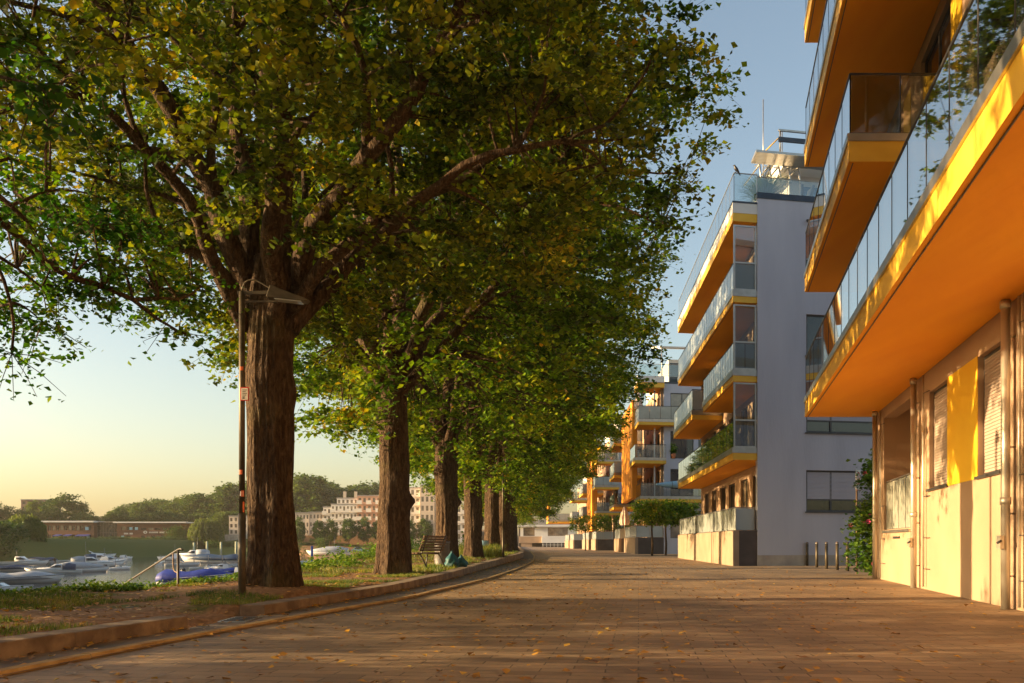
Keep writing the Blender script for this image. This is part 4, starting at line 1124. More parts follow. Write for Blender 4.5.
for i in range(16):
    c = Vector(cs[rg.integers(len(cs))]) + Vector((-.16, -.28, .05)); mb = MB()
    for k in range(6):
        a = k * 1.05; o = Vector((math.cos(a) * .05, -.02, math.sin(a) * .05)); t = Vector((-math.sin(a), 0, math.cos(a))) * .03
        mb.poly([c, c + o + t, c + o * 1.5 + Vector((0, -.02, 0)), c + o - t], M['pink'])
    mb.build('blossom', sh)

# clipped plane trees with flat crowns
def roof_trees(spots, lb, zlo, zhi, per, cr, seed, labels):
    for i, (x, y) in enumerate(spots):
        rg = np.random.default_rng(seed + i)
        r = empty('clipped_tree', (x, y, 0), labels[i], 'tree', lb)
        mb = MB(); mb.tube(limb_pts([Vector((0, 0, 0)), Vector((.03, 0, 1.2)), Vector((0, 0, zlo + .3))], .4, .02, i), [.09 - .006 * k for k in range(len(limb_pts([Vector((0, 0, 0)), Vector((.03, 0, 1.2)), Vector((0, 0, zlo + .3))], .4, .02, i)))], M['bark'], n=9)
        for a in range(6): mb.tube([(0, 0, zlo), (math.cos(a) * cr * .5, math.sin(a) * cr * .5, zlo + .35), (math.cos(a) * cr * .9, math.sin(a) * cr * .9, (zlo + zhi) / 2)], .025, M['bark'], n=5)
        mb.build('trunk', r)
        cs = [(rg.uniform(-cr, cr), rg.uniform(-cr, cr), zlo + (zhi - zlo) * rg.uniform(.05, .95) * (1 - .0)) for _ in range(110)]
        leafy('crown', cs, per, .15, LEAF_T2, seed + i, r, .14)
roof_trees([(10.0, 64.3), (11.15, 65.3), (12.35, 66.2)], 'clipped plane trees before the third building', 2.25, 3.85, 45, 1.35, 60,
    ['clipped flat crowned tree, leftmost trunk of the three before the dark plinth', 'clipped flat crowned tree, middle trunk of the three before the dark plinth', 'clipped flat crowned tree, rightmost trunk of the three, next to the frosted railing'])
roof_trees([(8.8, 108.), (12.0, 106.)], 'distant clipped trees', 2.3, 4.2, 34, 1.9, 70, ['distant clipped tree with a dark green flat crown left of the closed parasols', 'distant clipped tree with a yellowing crown just left of the closed parasols'])

# parasols, kayak, pots on terraces
def parasol(loc, h, r, lb):
    o = empty('parasol', loc, lb, 'parasol')
    mb = MB(); mb.tube([(0, 0, 0), (0, 0, h)], .025, M['metal'], n=6); mb.build('pole', o)
    mb = MB(); n = 20
    mb.rings([[(math.cos(2 * math.pi * q / n) * rr * (1 + .25 * (q % 2)), math.sin(2 * math.pi * q / n) * rr * (1 + .25 * (q % 2)), z) for q in range(n)] for rr, z in ((r * .8, h * .42), (r, h * .5), (r * .75, h * .75), (r * .3, h * .95), (.02, h + .03))], M['canvas'], smooth=False); mb.build('canopy', o)
parasol(Vector((11.0, 88, 1.3)), 3.2, .42, 'closed beige parasol, left one behind the far terrace railings')
parasol(Vector((11.4, 81, 1.3)), 2.8, .32, 'closed beige parasol, right one, beside the red flowers')
parasol(Vector((10.3, 73.3, 10.9)), 2.3, .3, 'closed white parasol on an upper balcony beside the orange pier')
fl = empty('flower_pot', f3.pt(78, .7, 1.35), 'bright red flowers in a pot on the terrace of the orange piered building', 'potted plant')
rg2 = np.random.default_rng(8)
mb = MB(); mb.tube([(0, 0, -.1), (0, 0, .55)], [.16, .24], M['clay'], n=14); mb.build('pot', fl)
V_, F_ = leaf_arrays(rg2.normal(size=(500, 3)) * np.array([.3, .3, .22]) + np.array([0, 0, .95]), .09, rg2); np_mesh('flowers', V_, F_, M['redleaf'], fl)
pots = [(f3.pt(73.0, 3.2, 7.8), 'leafy plant in a clay pot on the second balcony beyond the lilac wall'), (f3.pt(72.9, 4.6, 10.9), 'plant in a clay pot on the third balcony beyond the lilac wall'),
        (f4.pt(109.5, 1.0, 7.9), 'plant with orange blooms on a distant white balcony'), (f4.pt(109.5, 2.0, 11.), 'bushy plant on the highest distant balcony')]
for i, (loc, lb) in enumerate(pots):
    o = empty('potted_plant', loc, lb, 'potted plant'); mb = MB(); mb.tube([(0, 0, 0), (0, 0, .4)], [.14, .2], M['clay'], n=12); mb.build('pot', o)
    leafy('foliage', [(rg2.normal() * .2, rg2.normal() * .2, .55 + abs(rg2.normal()) * .35) for _ in range(16)], 22, .12, LEAF_BUSH, 100 + i, o, .1)
ky = empty('kayak', f3.pt(72.0, 1.6, 5.6), 'blue kayak with a pale bow hung outside a first floor balcony', 'kayak')
mb = MB(); rings = []
n = 16; L = 5.2
for j in range(15):
    u = j / 14; w = .30 * math.sin(math.pi * min(1, max(0, u * .98 + .01))) ** .6 + .01
    rings.append([(u * L, math.cos(2 * math.pi * q / n) * w * .8, math.sin(2 * math.pi * q / n) * w) for q in range(n)])
mb.rings(rings[:6], M['kayakw'], cap1=False); mb.rings(rings[5:], M['kayakb'], cap0=False)
mb.build('hull', ky)
s = MB()
for x in (1.3, 3.9): s.tube([(x, .0, -.34), (x, -.27, 0), (x, .0, .34), (x, .45, .36)], .02, M['black'], n=5)
s.build('strap', ky)

# roof grasses and furniture on building 2
tg = empty('ornamental_grass', f2.pt(36.2, 1.5, 14.0), 'feathery ornamental grass in a pot on the roof terrace behind the glass', 'plant')
mb = MB(); mb.tube([(0, 0, 0), (0, 0, .5)], [.2, .28], M['clay'], n=12); mb.build('pot', tg)
rng = np.random.default_rng(3); n = 1500
a = rng.uniform(0, 6.28, n); s_ = rng.uniform(.2, 1.15, n); h_ = rng.uniform(.7, 1.6, n)
def arc(u): return np.stack([np.cos(a) * s_ * u, np.sin(a) * s_ * u, .45 + h_ * (u * 1.6 - .85 * u * u)], 1)
pts = [arc(u) for u in (0, .35, .7, 1.)]; side = np.stack([-np.sin(a), np.cos(a), a * 0], 1) * .008
VV = np.stack([pts[0] - side, pts[0] + side, pts[1] - side, pts[1] + side, pts[2] - side * .8, pts[2] + side * .8, pts[3] - side * .2, pts[3] + side * .2], 1).reshape(-1, 3)
ii = np.arange(n)[:, None] * 8
FF = np.concatenate([ii + np.array([[0, 1, 3, 2]]), ii + np.array([[2, 3, 5, 4]]), ii + np.array([[4, 5, 7, 6]])], 1).reshape(-1, 4)
np_mesh('blades', VV, FF, LEAF_BUSH, tg)
lg = empty('garden_chair', f2.pt(36.3, 3.0, 14.0), 'dark cushioned garden chair behind the glass of the roof terrace', 'chair')
mb = MB(); mb.box(-.4, .4, -.35, .35, .3, .45, M['navy']); mb.build('seat', lg, bevel=.03)
mb = MB(); mb.hexa([(.25, -.35, .45), (.38, -.35, .45), (.38, .35, .45), (.25, .35, .45), (.5, -.3, 1.45), (.6, -.3, 1.45), (.6, .3, 1.45), (.5, .3, 1.45)], M['navy']); mb.build('backrest', lg)
for x in (-.35, .35):
    for y in (-.3, .3):
        mb = MB(); mb.tube([(x, y, 0), (x, y, .3)], .02, M['metal'], n=6); mb.build('leg', lg)
# crow on the corner of the glass rail
x, y, z = f2.pt(TN + .05, .12, 15.43)
cr = empty('crow', (x, y, z - .0), 'small black bird perched on the glass rail at the corner of the roof terrace', 'bird')
mb = MB()
mb.tube([(.19, .02, -.12), (.14, .01, -.04), (.09, .0, .04), (.03, 0, .11), (-.01, 0, .18), (-.03, 0, .235), (-.045, 0, .265), (-.07, 0, .262), (-.12, 0, .25)], [.012, .028, .045, .07, .062, .036, .04, .026, .003], M['feather'], n=12)
mb.build('body', cr)
for sy in (-.03, .03):
    mb = MB(); mb.tube([(.03, sy, .1), (.01, sy, 0.0), (-.04, sy, -.005)], .009, M['feather'], n=5); mb.build('leg', cr)

def settle(r):
    for ch in r.children: ch.location = -Vector(r.location)
for r in (b1, b2, b3, b4, b5, pv): settle(r)
# ------------------------------------------------------------------ boats
def hull_rings(L, B, Hf, Ha, n=11, deep=.35):
    rings = []
    for j in range(n):
        u = j / (n - 1)                                    # 0 stern .. 1 bow
        w = B / 2 * (1 - max(0, (u - .45) / .55) ** 2.2) * (.92 + .08 * min(1, u * 4)) + .015
        sh = Ha + (Hf - Ha) * u ** 2
        x = (u - .5) * L
        rake = .10 * L * max(0, (u - .6) / .4)
        rings.append([(x + rake * 1., w, sh), (x + rake * .5, w * .88, sh * .35), (x, w * .45, -deep * (1 - u * .6)), (x, 0, -deep * 1.25 * (1 - u * .8)),
                      (x, -w * .45, -deep * (1 - u * .6)), (x + rake * .5, -w * .88, sh * .35), (x + rake, -w, sh)])
    return rings
def boat(px, py, heading, L, kind, label, cov='tarpgrey', B=None, hullm='boatwhite', dz=0, motor=False):
    if L < 8.7: L *= .82
    if B: B *= .9
    Y = F * (CAMH + 2.5) / (py - HZ)
    r = empty('motorboat' if kind != 'sail' else 'sailing_boat', Vector(((px - 512) / F * Y, Y, -2.5)), label, 'boat', 'boats moored in the harbour', R(heading))
    B = B or L * .33; Hf, Ha = L * .17, L * .10
    mb = MB(); rg_ = hull_rings(L, B, Hf, Ha)
    mb.rings(rg_, M[hullm], closed=True)
    h = mb.build('hull', r, weld=True)
    s = MB()
    for side in (0, 6):
        s.tube([Vector(q[side]) + Vector((0, 0, -.06 * L / 6)) for q in rg_], .035 * L / 7, M['navy'], n=5)
    s.build('rubbing_strake', h)
    def loft(sections, m):
        mb = MB(); mb.rings(sections, m, closed=True); return mb
    def sec(x, w, z0, z1, top=.7): return [(x, w, z0), (x, w * .96, z0 + (z1 - z0) * .6), (x, w * top, z1), (x, -w * top, z1), (x, -w * .96, z0 + (z1 - z0) * .6), (x, -w, z0)]
    if kind in ('cabin', 'cruiser'):
        b = B / 2 * .82
        mb = loft([sec(-L * .12, b, Ha, Ha + L * .17), sec(L * .02, b, Ha, Ha + L * .175), sec(L * .12, b * .9, Ha, Ha + L * .08), sec(L * .36, b * .45, Ha * 1.2, Ha + L * .065)], M['boatwhite'])
        mb.build('cabin', r)
        mb = loft([sec(-L * .105, b * 1.01, Ha + L * .075, Ha + L * .15, .8), sec(L * .0, b * 1.01, Ha + L * .075, Ha + L * .15, .8), sec(L * .10, b * .93, Ha + L * .078, Ha + L * .10, .8)], M['pane']); mb.build('windscreen', r)
        mb = MB(); mb.tube([(L * .48, 0, Hf + .02), (L * .5, 0, Hf + L * .07), (L * .3, B * .3, Hf * .95 + L * .06), (L * .1, B * .42, Ha + L * .08)], .014 * L / 6 + .006, M['galv'], n=5)
        mb.tube([(L * .48, 0, Hf + .02), (L * .5, 0, Hf + L * .07), (L * .3, -B * .3, Hf * .95 + L * .06), (L * .1, -B * .42, Ha + L * .08)], .014 * L / 6 + .006, M['galv'], n=5); mb.build('pulpit_rail', r)
    if kind == 'cruiser':
        mb = loft([sec(-L * .38, b * .9, Ha, Ha + L * .16, .75), sec(-L * .25, b, Ha, Ha + L * .20, .75), sec(-L * .13, b, Ha, Ha + L * .19, .75)], M[cov]); mb.build('canopy', r)
    if kind == 'tented':
        b = B / 2 * .97
        mb = loft([sec(-L * .46, b * .92, Ha * .9, Ha + L * .13, .7), sec(-L * .2, b, Ha, Ha + L * .21, .62), sec(L * .08, b * .97, Ha, Ha + L * .19, .6), sec(L * .3, b * .7, Ha * 1.2, Ha + L * .13, .5), sec(L * .5, b * .15, Hf, Hf + .05, .5)], M[cov]); mb.build('canopy', r)
    if kind == 'covered':
        b = B / 2 * 1.04
        secs = [sec(-L * .5, b * .96, Ha * .55, Ha + L * .05, .6)]
        for u in np.linspace(-.4, .45, 8):
            w = b * (1 - max(0, (u + .05) / .6) ** 2.2)
            secs.append(sec(L * u, w, Ha * .55 + (Hf - Ha) * max(0, u) * .9, Ha + L * (.10 + .025 * math.sin(u * 9)) * (1 - max(0, u) * .4), .42))
        secs.append(sec(L * .56, b * .05, Hf * .8, Hf * 1.02, .5))
        loft(secs, M[cov]).build('cover', r)
    if kind == 'open':
        mb = MB(); mb.hexa([(-L * .4, -B * .38, Ha * .35), (L * .25, -B * .3, Ha * .35), (L * .25, B * .3, Ha * .35), (-L * .4, B * .38, Ha * .35), (-L * .4, -B * .4, Ha * .98), (L * .25, -B * .32, Ha * 1.1), (L * .25, B * .32, Ha * 1.1), (-L * .4, B * .4, Ha * .98)], M['black']); mb.build('cockpit', r)
        mb = MB(); mb.hexa([(L * .05, -B * .36, Ha), (L * .14, -B * .3, Ha), (L * .14, B * .3, Ha), (L * .05, B * .36, Ha), (-L * .03, -B * .3, Ha + L * .11), (-L * .02, -B * .3, Ha + L * .11), (-L * .02, B * .3, Ha + L * .11), (-L * .03, B * .3, Ha + L * .11)], M['glass']); mb.build('windscreen', r)
        mb = MB(); 
        for sy in (-1, 1): mb.tube([(L * .06, sy * B * .35, Ha), (-L * .03, sy * B * .31, Ha + L * .12)], .03, M['galv'], n=5)
        mb.tube([(-L * .03, -B * .31, Ha + L * .12), (-L * .03, B * .31, Ha + L * .12)], .03, M['galv'], n=5); mb.build('screen_frame', r)
    if motor:
        mb = MB(); mb.tube([(-L * .5 - .12, 0, -.5), (-L * .5 - .16, 0, .35)], .09, M['black'], n=8); mb.tube([(-L * .5 - .16, 0, .3), (-L * .5 - .18, 0, .6), (-L * .5 - .2, 0, 1.0)], [.16, .26, .2], M['black'], n=12); mb.build('outboard_motor', r)
    if random.random() < .6 and kind != 'covered':
        mb = MB(); mb.tube([(-L * .1, 0, Ha + L * .1), (-L * .12, 0, Ha + L * (.35 + random.random() * .3))], .03, M['galv'], n=5); mb.build('antenna', r)
    r.scale = (1, 1, .74)
    return r
boat(20, 583, 4, 7.6, 'covered', 'large motorboat under a grey blue tarpaulin at the left edge of the picture', 'tarpgrey', B=2.9)
boat(2, 591, 2, 4.6, 'open', 'small white boat in the lower left corner of the harbour', motor=True)
boat(56, 573.5, 203, 6.4, 'cruiser', 'white cabin boat with a dark side window just beyond the tarpaulin covered boat', 'tarpnavy')
boat(80, 572, 22, 6.6, 'tented', 'boat wholly tented in pale grey canvas left of the open water', 'tarpgrey', motor=False)
boat(22, 565, 12, 8., 'cabin', 'white boat lying behind the big grey tarpaulin near the left edge')
boat(40, 562, 170, 7., 'covered', 'low boat with a dark blue cover behind the left row of boats', 'tarpnavy')
boat(92, 567, 24, 8.6, 'cruiser', 'white cruiser with a raised canopy in the middle of the left row', 'tarpgrey')
boat(101, 562.5, 30, 8.4, 'cruiser', 'white cruiser moored behind the one with the raised canopy', 'tarpnavy')
boat(108, 564.5, 68, 7.6, 'cabin', 'motorboat showing its stern and black outboard to the open water', motor=True)
boat(117, 562.3, 80, 6.4, 'open', 'dark sterned speedboat at the right end of the left row', hullm='boatwhite', motor=True)
boat(124, 559.5, 75, 5.6, 'cabin', 'little white boat peeping out farthest right of the left row', motor=True)
boat(88, 559, 10, 9.5, 'cabin', 'far white boat with a flag coloured mast at the back of the left row')
boat(172, 560.5, 160, 7.4, 'cabin', 'white cabin boat at the left end of the right row')
boat(181, 566, 20, 5.6, 'open', 'small open white boat behind the top of the handrail')
boat(193, 558.3, 175, 9., 'cruiser', 'long white cruiser partly behind the handrail in the right row', 'tarpgrey')
boat(213, 562.5, 178, 9.6, 'covered', 'long boat under a navy cover in the right row left of the lamp post', 'tarpnavy', B=3.2)
boat(209, 570, 20, 5.8, 'open', 'open boat with a raked windscreen before the navy covered boat')
boat(226, 567.5, 15, 6.4, 'open', 'flat white boat left of the lamp post behind the royal blue cover')
boat(228, 574.5, 25, 5.6, 'covered', 'small boat with a bright blue cover close to the lamp post', 'tarpblue')
boat(243, 578, 35, 6.4, 'cabin', 'white boat lying between the lamp post and the big trunk')
BLUE = boat(197, 585.5, 2, 7.2, 'covered', 'boat under a royal blue cover nearest the bank right of the handrail', 'tarpblue', B=2.1); BLUE.scale = (1, 1, 1.05)
boat(8, 571, 10, 6., 'covered', 'low boat with a navy cover squeezed between the tarpaulin boat and the left shore', 'tarpnavy')
boat(70, 562, 20, 5.4, 'open', 'small open boat between the tented boat and the left jetty', motor=True)
boat(98, 557.5, 14, 6.5, 'cabin', 'far small cabin boat right of the middle of the left row')
boat(110, 556.5, 165, 6.5, 'cruiser', 'farthest cruiser of the left row with a grey canopy', 'tarpgrey')
boat(118, 570, 70, 4.6, 'open', 'little speedboat lying alone at the edge of the open water', motor=True)
boat(161, 564, 100, 4.8, 'open', 'small boat at the outer end of the right row, left of the handrail top')
boat(205, 575.5, 12, 4.8, 'open', 'low grey white dinghy right above the royal blue cover', motor=True)
boat(222, 571, 165, 5.2, 'cabin', 'small cabin boat between the flat boat and the bright blue cover')
boat(303, 572, 60, 5.5, 'open', 'small blue and white boat right of the big trunk', motor=True)
boat(300, 566, 30, 6., 'covered', 'pale covered boat seen just right of the big trunk', 'tarpgrey')

# boat ashore on the far slope
def far_car(px, py, Y, rz, m, lb):
    z = CAMH - (py - HZ) / F * Y
    r = empty('parked_car', ((px - 512) / F * Y, Y, z), lb, 'car', rz=R(rz))
    mb = MB()
    prof = [(-2.1, .35), (-2.15, .75), (-1.9, .95), (-.9, 1.0), (.9, .98), (1.9, .85), (2.15, .6), (2.1, .35)]
    mb.rings([[(x, y * .85 * k, z) for x, z in prof] for y, k in ((-1, .96), (-1, 1), (1, 1), (1, .96))], m, smooth=False); mb.build('body', r, bevel=.06)
    mb = MB(); mb.rings([[(x, y, z) for x, z in ((-1.75, .95), (-1.2, 1.42), (.3, 1.45), (1.05, .96))] for y in (-.72, .72)], m, smooth=False); cb = mb.build('cabin', r)
    mb = MB(); mb.rings([[(x, y, z) for x, z in ((-1.5, 1.0), (-1.12, 1.36), (.25, 1.39), (.85, 1.0))] for y in (-.735, .735)], M['pane'], smooth=False); mb.build('side_window', cb)
    for x in (-1.35, 1.35):
        for y in (-.82, .82):
            mb = MB(); mb.tube([(x, y - .1, .32), (x, y + .1, .32)], .32, M['black'], n=16); w = mb.build('wheel', r)
            mb = MB(); mb.tube([(x, y - .11, .32), (x, y + .11, .32)], .18, M['galv'], n=10); mb.build('rim', w)
    return r
far_car(360, 552.5, 236, 12, M['carblue'], 'pale blue car parked on the far slope below the stone wall')
far_car(415, 553.5, 190, 35, M['carsilver'], 'silver car seen between the second and third trunks')
# covered boat on a trailer ashore
bt = boat(334, 560.5, 185, 9., 'tented', 'boat hauled ashore under pale canvas on the far slope', 'tarpgrey'); bt.location = at(330, 555.2, 205); bt.location.z = -1.85; bt['group'] = 'boats ashore'
# mooring posts
for i, (px, y0, y1, lb) in enumerate([(194, 542.5, 556, 'pale mooring post left of the willow trunk on the far shore'), (207, 541.5, 556, 'pale mooring post in front of the middle of the willow'), (221, 542, 555.5, 'pale mooring post right of the willow'), (236, 541.5, 556, 'pale mooring post just left of the lamp post'), (238.5, 542.0, 556, 'pale mooring post touching the lamp post in the view'), (70.5, 537, 553, 'tall pale mooring post among the boats on the left'), (297, 548, 572, 'blue mooring post close to the big trunk'), (312, 546, 572.5, 'blue mooring post right of the big trunk')]):
    Y = F * 3.4 / (y1 - HZ); p0 = at(px, y1, Y); mb = MB()
    rd = 1.1 / F * Y if i < 6 else .14
    zt = at(px, y0, Y).z + 2.5
    mb.tube([(0, 0, -1), (0, 0, zt)], rd, M['postgreen'] if i < 6 else M['kayakb'], n=8); o = mb.build('post', None)
    o.name = 'mooring_post'; o.location = (p0.x, p0.y, -2.5); tag(o, lb, 'post', 'mooring posts')
# jetties
for (px0, px1, py, lb, m) in ((24, 57, 556.5, 'grey floating jetty with railings at the left shore', 'galv'), (55, 88, 551.5, 'dark floating jetty in front of the far bank', 'darkmetal'), (165, 245, 565, 'low timber jetty between the right row of boats', 'timber')):
    Y = F * 3.4 / (py - HZ); a = (px0 - 512) / F * Y; b = (px1 - 512) / F * Y
    r = empty('jetty', (a, Y, -2.5), lb, 'jetty', 'jetties')
    mb = MB(); mb.box(0, b - a, -1.0, 1.0, .15, .45 if m != 'darkmetal' else 1.5, M[m]); mb.build('deck', r)
    mb = MB()
    for i in range(int((b - a) / 2.2)): mb.tube([(i * 2.2 + .4, -.9, -1), (i * 2.2 + .4, -.9, 1.5)], .07, M[m], n=6)
    if m == 'galv':
        for zz in (.9, 1.4): mb.tube([(.3, -.9, zz), (b - a - .3, -.9, zz)], .05, M[m], n=5)
    mb.build('railing' if m == 'galv' else 'pile', r)

# ------------------------------------------------------------------ far buildings
def facade_house(name, px0, px1, ytop, ybase, Y, m, lb, storeys, bays, depth=12, win=(.55, .55), balc=False, base_m=None, roofm='roof', cat='building', grp='houses across the harbour', pane='panelit', par=None):
    x0, x1 = (px0 - 512) / F * Y, (px1 - 512) / F * Y
    z0 = CAMH - (ybase - HZ) / F * Y; z1 = CAMH + (HZ - ytop) / F * Y
    r = par or empty(name, (0, 0, 0), lb, cat, grp)
    xf = XFrame(Y); h = (z1 - z0) / storeys; w = (x1 - x0) / bays; holes = []
    for s_ in range(storeys):
        for b in range(bays):
            cx = x0 + (b + .5) * w; cz = z0 + (s_ + .5) * h
            holes.append((cx - w * win[0] / 2, cx + w * win[0] / 2, cz - h * win[1] / 2, cz + h * win[1] / 2))
    mb = MB(); mb.wall(xf, x0, x1, z0 - 2.5, z1, 0, .4, holes, M[m])
    mb.box(x0, x0 + .3, Y + .401, Y + depth, z0 - 2.5, z1 - .01, M[m]); mb.box(x1 - .3, x1, Y + .401, Y + depth, z0 - 2.5, z1 - .01, M[m])
    mb.build('wall', r)
    mb = MB(); mb.box(x0 - .15, x1 + .15, Y - .2, Y + depth, z1 + .003, z1 + .28, M[roofm]); mb.build('roof', r)
    for hh in holes:
        mb = MB(); mb.box(hh[0], hh[1], Y + .25, Y + .3, hh[2], hh[3], M[pane]); mb.build('window', r)
    if balc:
        for s_ in range(1, storeys):
            for b in range(0, bays, 2):
                cx = x0 + (b + .5) * w; zf = z0 + s_ * h
                mb = MB(); mb.box(cx - w * .55, cx + w * .55, Y - 1.4, Y - .01, zf - .1, zf + .1, M['housewhite']); mb.box(cx - w * .55, cx + w * .55, Y - 1.4, Y - 1.33, zf + .1, zf + 1.05, M['housewhite']); mb.build('balcony', r)
    return r
# brown harbour pavilion in two wings
pvn = empty('harbour_hall', (0, 0, 0), 'long brown clad two storey hall with white lettering across the harbour', 'building')
Yp = 268.
def X(px): return (px - 512) / F * Yp
def Z(py): return CAMH + (HZ - py) / F * Yp
mb = MB(); xfp = XFrame(Yp)
hl = []
for px in range(44, 90, 4): hl.append((X(px), X(px + 3.2), Z(530.5), Z(525.5))); hl.append((X(px), X(px + 3), Z(541), Z(534.5)))
hr_ = []
for px in (121, 127, 133): hr_.append((X(px), X(px + 4.5), Z(530), Z(526.5)))
for px in (141, 148, 155, 162, 168, 174): hr_.append((X(px), X(px + 5.5), Z(530), Z(527.8)))
for px in (120, 126.5, 141, 146, 151, 156, 161, 166, 171): hr_.append((X(px), X(px + 4), Z(541), Z(535.5)))
mb.wall(xfp, X(36), X(94), Z(543), Z(522.5), 0, .4, hl, M['brownclad']); mb.wall(xfp, X(117), X(180), Z(543), Z(523), 0, .4, hr_, M['brownclad'])
mb.box(X(36), X(94), Yp + .41, Yp + 14, Z(543), Z(522.6), M['brownclad']); mb.box(X(117), X(180), Yp + .41, Yp + 14, Z(543), Z(523.1), M['brownclad'])
mb.build('wall', pvn)
mb = MB(); mb.box(X(92.2), X(118.7), Yp + 2, Yp + 12, Z(543), Z(522.3), M['pane']); 
for i in range(9): mb.box(X(94.2 + i * 2.9), X(94.6 + i * 2.9), Yp + 1.9, Yp + 2, Z(543), Z(522.3), M['frame'])
mb.box(X(94.1), X(117), Yp + 1.92, Yp + 2, Z(533), Z(532.3), M['frame']); mb.build('glass_link', pvn)
mb = MB(); mb.box(X(28), X(96), Yp - 1.6, Yp + 15, Z(522.4), Z(520.9), M['white']); mb.box(X(96.2), X(115), Yp + 1, Yp + 13, Z(522.2), Z(521.4), M['timber']); mb.box(X(115.2), X(188), Yp - 1.6, Yp + 15, Z(523), Z(521.8), M['white']); mb.build('roof', pvn)
for i, hh in enumerate(hl + hr_):
    mb = MB(); mb.box(hh[0], hh[1], Yp + .25, Yp + .3, hh[2], hh[3], M['pane'] if i % 4 else M['panelit']); mb.build('window', pvn)
for px, py, w, h in ((87, 528.5, 3.4, 3), (88, 537.5, 3.6, 5), (131, 528.5, 3, 2.6), (122.8, 538, 2.8, 4.5), (136.5, 528.6, 3, 2.6)):
    mb = MB(); mb.box(X(px - w / 2), X(px + w / 2), Yp - .06, Yp - .003, Z(py + h / 2), Z(py - h / 2), M['kayakw']); mb.build('poster', pvn)
# lettering on the brown wall: emblem, line of capitals
mb = MB(); Ly = Yp - .05
def bars(px, wpx, py, hpx, pattern, m):
    n = len(pattern); 
    for i, c_ in enumerate(pattern):
        if c_ == ' ': continue
        a = X(px + wpx * i / n); b = X(px + wpx * (i + .72) / n)
        zt = Z(py - hpx / 2); zb = Z(py + hpx / 2)
        if c_ in 'AMNHRKDOBU': mb.box(a, a + (b - a) * .3, Ly, Yp - .003, zb, zt, m); mb.box(b - (b - a) * .3, b, Ly, Yp - .003, zb, zt, m); mb.box(a + (b - a) * .31, b - (b - a) * .31, Ly, Yp - .003, (zt + zb) / 2 - .08, (zt + zb) / 2 + .08, m)
        else: mb.box(a, a + (b - a) * .35, Ly, Yp - .003, zb, zt, m); mb.box(a + (b - a) * .36, b, Ly, Yp - .003, zb, zb + .12, m); mb.box(a + (b - a) * .36, b, Ly, Yp - .003, zt - .12, zt, m)
bars(149, 24, 532.4, 1.6, 'ANNHARR OONE AUROB', M['signwhite'])
n = 12; cx, cz = X(145.3), Z(532.2)
for i in range(n):
    a, b = 2 * math.pi * i / n, 2 * math.pi * (i + .8) / n
    mb.hexa([(cx + math.cos(t) * q, y, cz + math.sin(t) * q * .7) for y in (Ly, Yp - .003) for t, q in ((a, .25), (b, .25), (b, .62), (a, .62))], M['signwhite'])
bars(124, 9, 533.6, 1.8, 'BAND OOR', M['signwhite'])
mb.build('lettering', pvn)
for px in (56, 66, 78, 84):
    mb = MB(); mb.hexa([(X(px), Yp - 2.2, Z(536.2)), (X(px + 6.5), Yp - 2.2, Z(536.2)), (X(px + 6.5), Yp - .01, Z(535.)), (X(px), Yp - .01, Z(535.)), (X(px), Yp - 2.2, Z(535.9)), (X(px + 6.5), Yp - 2.2, Z(535.9)), (X(px + 6.5), Yp - .01, Z(534.4)), (X(px), Yp - .01, Z(534.4))], M['tarpblue']); mb.build('awning', pvn)
mb = MB(); mb.box(X(36), X(186), Yp - 4.5, Yp - 4.3, Z(543.6), Z(541.9), M['metal']); o = mb.build('quay_rail'); tag(o, 'grey rail along the quay in front of the brown hall', 'railing')

facade_house('block_tower', 21, 45, 500, 522, 330, 'brick', 'dark brick tower block behind the trees at the far left', 4, 4, cat='building', grp=None, pane='pane')
facade_house('terraced_house', 229, 252, 516.5, 535, 272, 'housebeige', 'beige three storey house just left of the big trunk', 3, 5)
mb = MB(); a = at(220.5, 545, 268); b = at(252, 534.5, 268); mb.box(a.x, b.x, 268, 270.9, a.z - 1, b.z, M['concrete']); o = mb.build('garage_wall'); tag(o, 'grey concrete base wall beside the willow under the beige house', 'wall')
# row right of the big trunk
for k, (p0, p1, yt, st, by, lb) in enumerate([(252, 275, 514, 3, 5, 'beige terraced house hidden mostly by the big trunk'), (275, 296, 513.5, 3, 4, 'beige terraced house whose right end shows beside the big trunk'), (296, 309, 513.2, 3, 4, 'beige three storey house right beside the big trunk'), (309.2, 323, 512.6, 3, 4, 'beige three storey house at the foot of the stepped apartment block')]):
    facade_house('terraced_house', p0, p1, yt, 536, 272 + k * .2, 'housebeige', lb, st, by, win=(.5, .5))
sb_ = facade_house('stepped_block', 323.2, 331, 507.5, 536, 273, 'housewhite', 'pale stepped apartment block with chimneys and salmon wing between the first two trunks', 4, 2, balc=True, cat='building')
facade_house('', 331.1, 346, 504.5, 536, 272.5, 'housewhite', '', 4, 4, balc=True, par=sb_)
facade_house('', 337, 358, 498.5, 504.3, 274.5, 'housewhite', '', 1, 5, par=sb_)
facade_house('', 346.1, 357, 504.5, 536, 272.4, 'housewhite', '', 4, 3, balc=True, par=sb_)
facade_house('', 357.5, 381, 496., 536, 272, 'housepink', '', 5, 5, balc=True, par=sb_)
for px in (344.5, 355.5):
    mb = MB(); a = at(px - 1.3, 499, 277); b = at(px + 1.3, 491.5, 277); mb.box(a.x, b.x, 277, 278, a.z - 1, b.z, M['stonewall']); mb.build('chimney', sb_)
facade_house('apartment_block', 405, 420, 488, 540, 262, 'housewhite', 'white apartment block with balconies seen between the second and third trunks', 6, 3, balc=True)
facade_house('apartment_block', 420.3, 434, 485.5, 540, 259, 'housebeige', 'cream apartment block touching the third trunk on its left', 6, 3)
facade_house('apartment_block', 452, 466, 487, 541, 258, 'housewhite', 'pale apartment block glimpsed between the third and fourth trunks', 6, 3, balc=True)
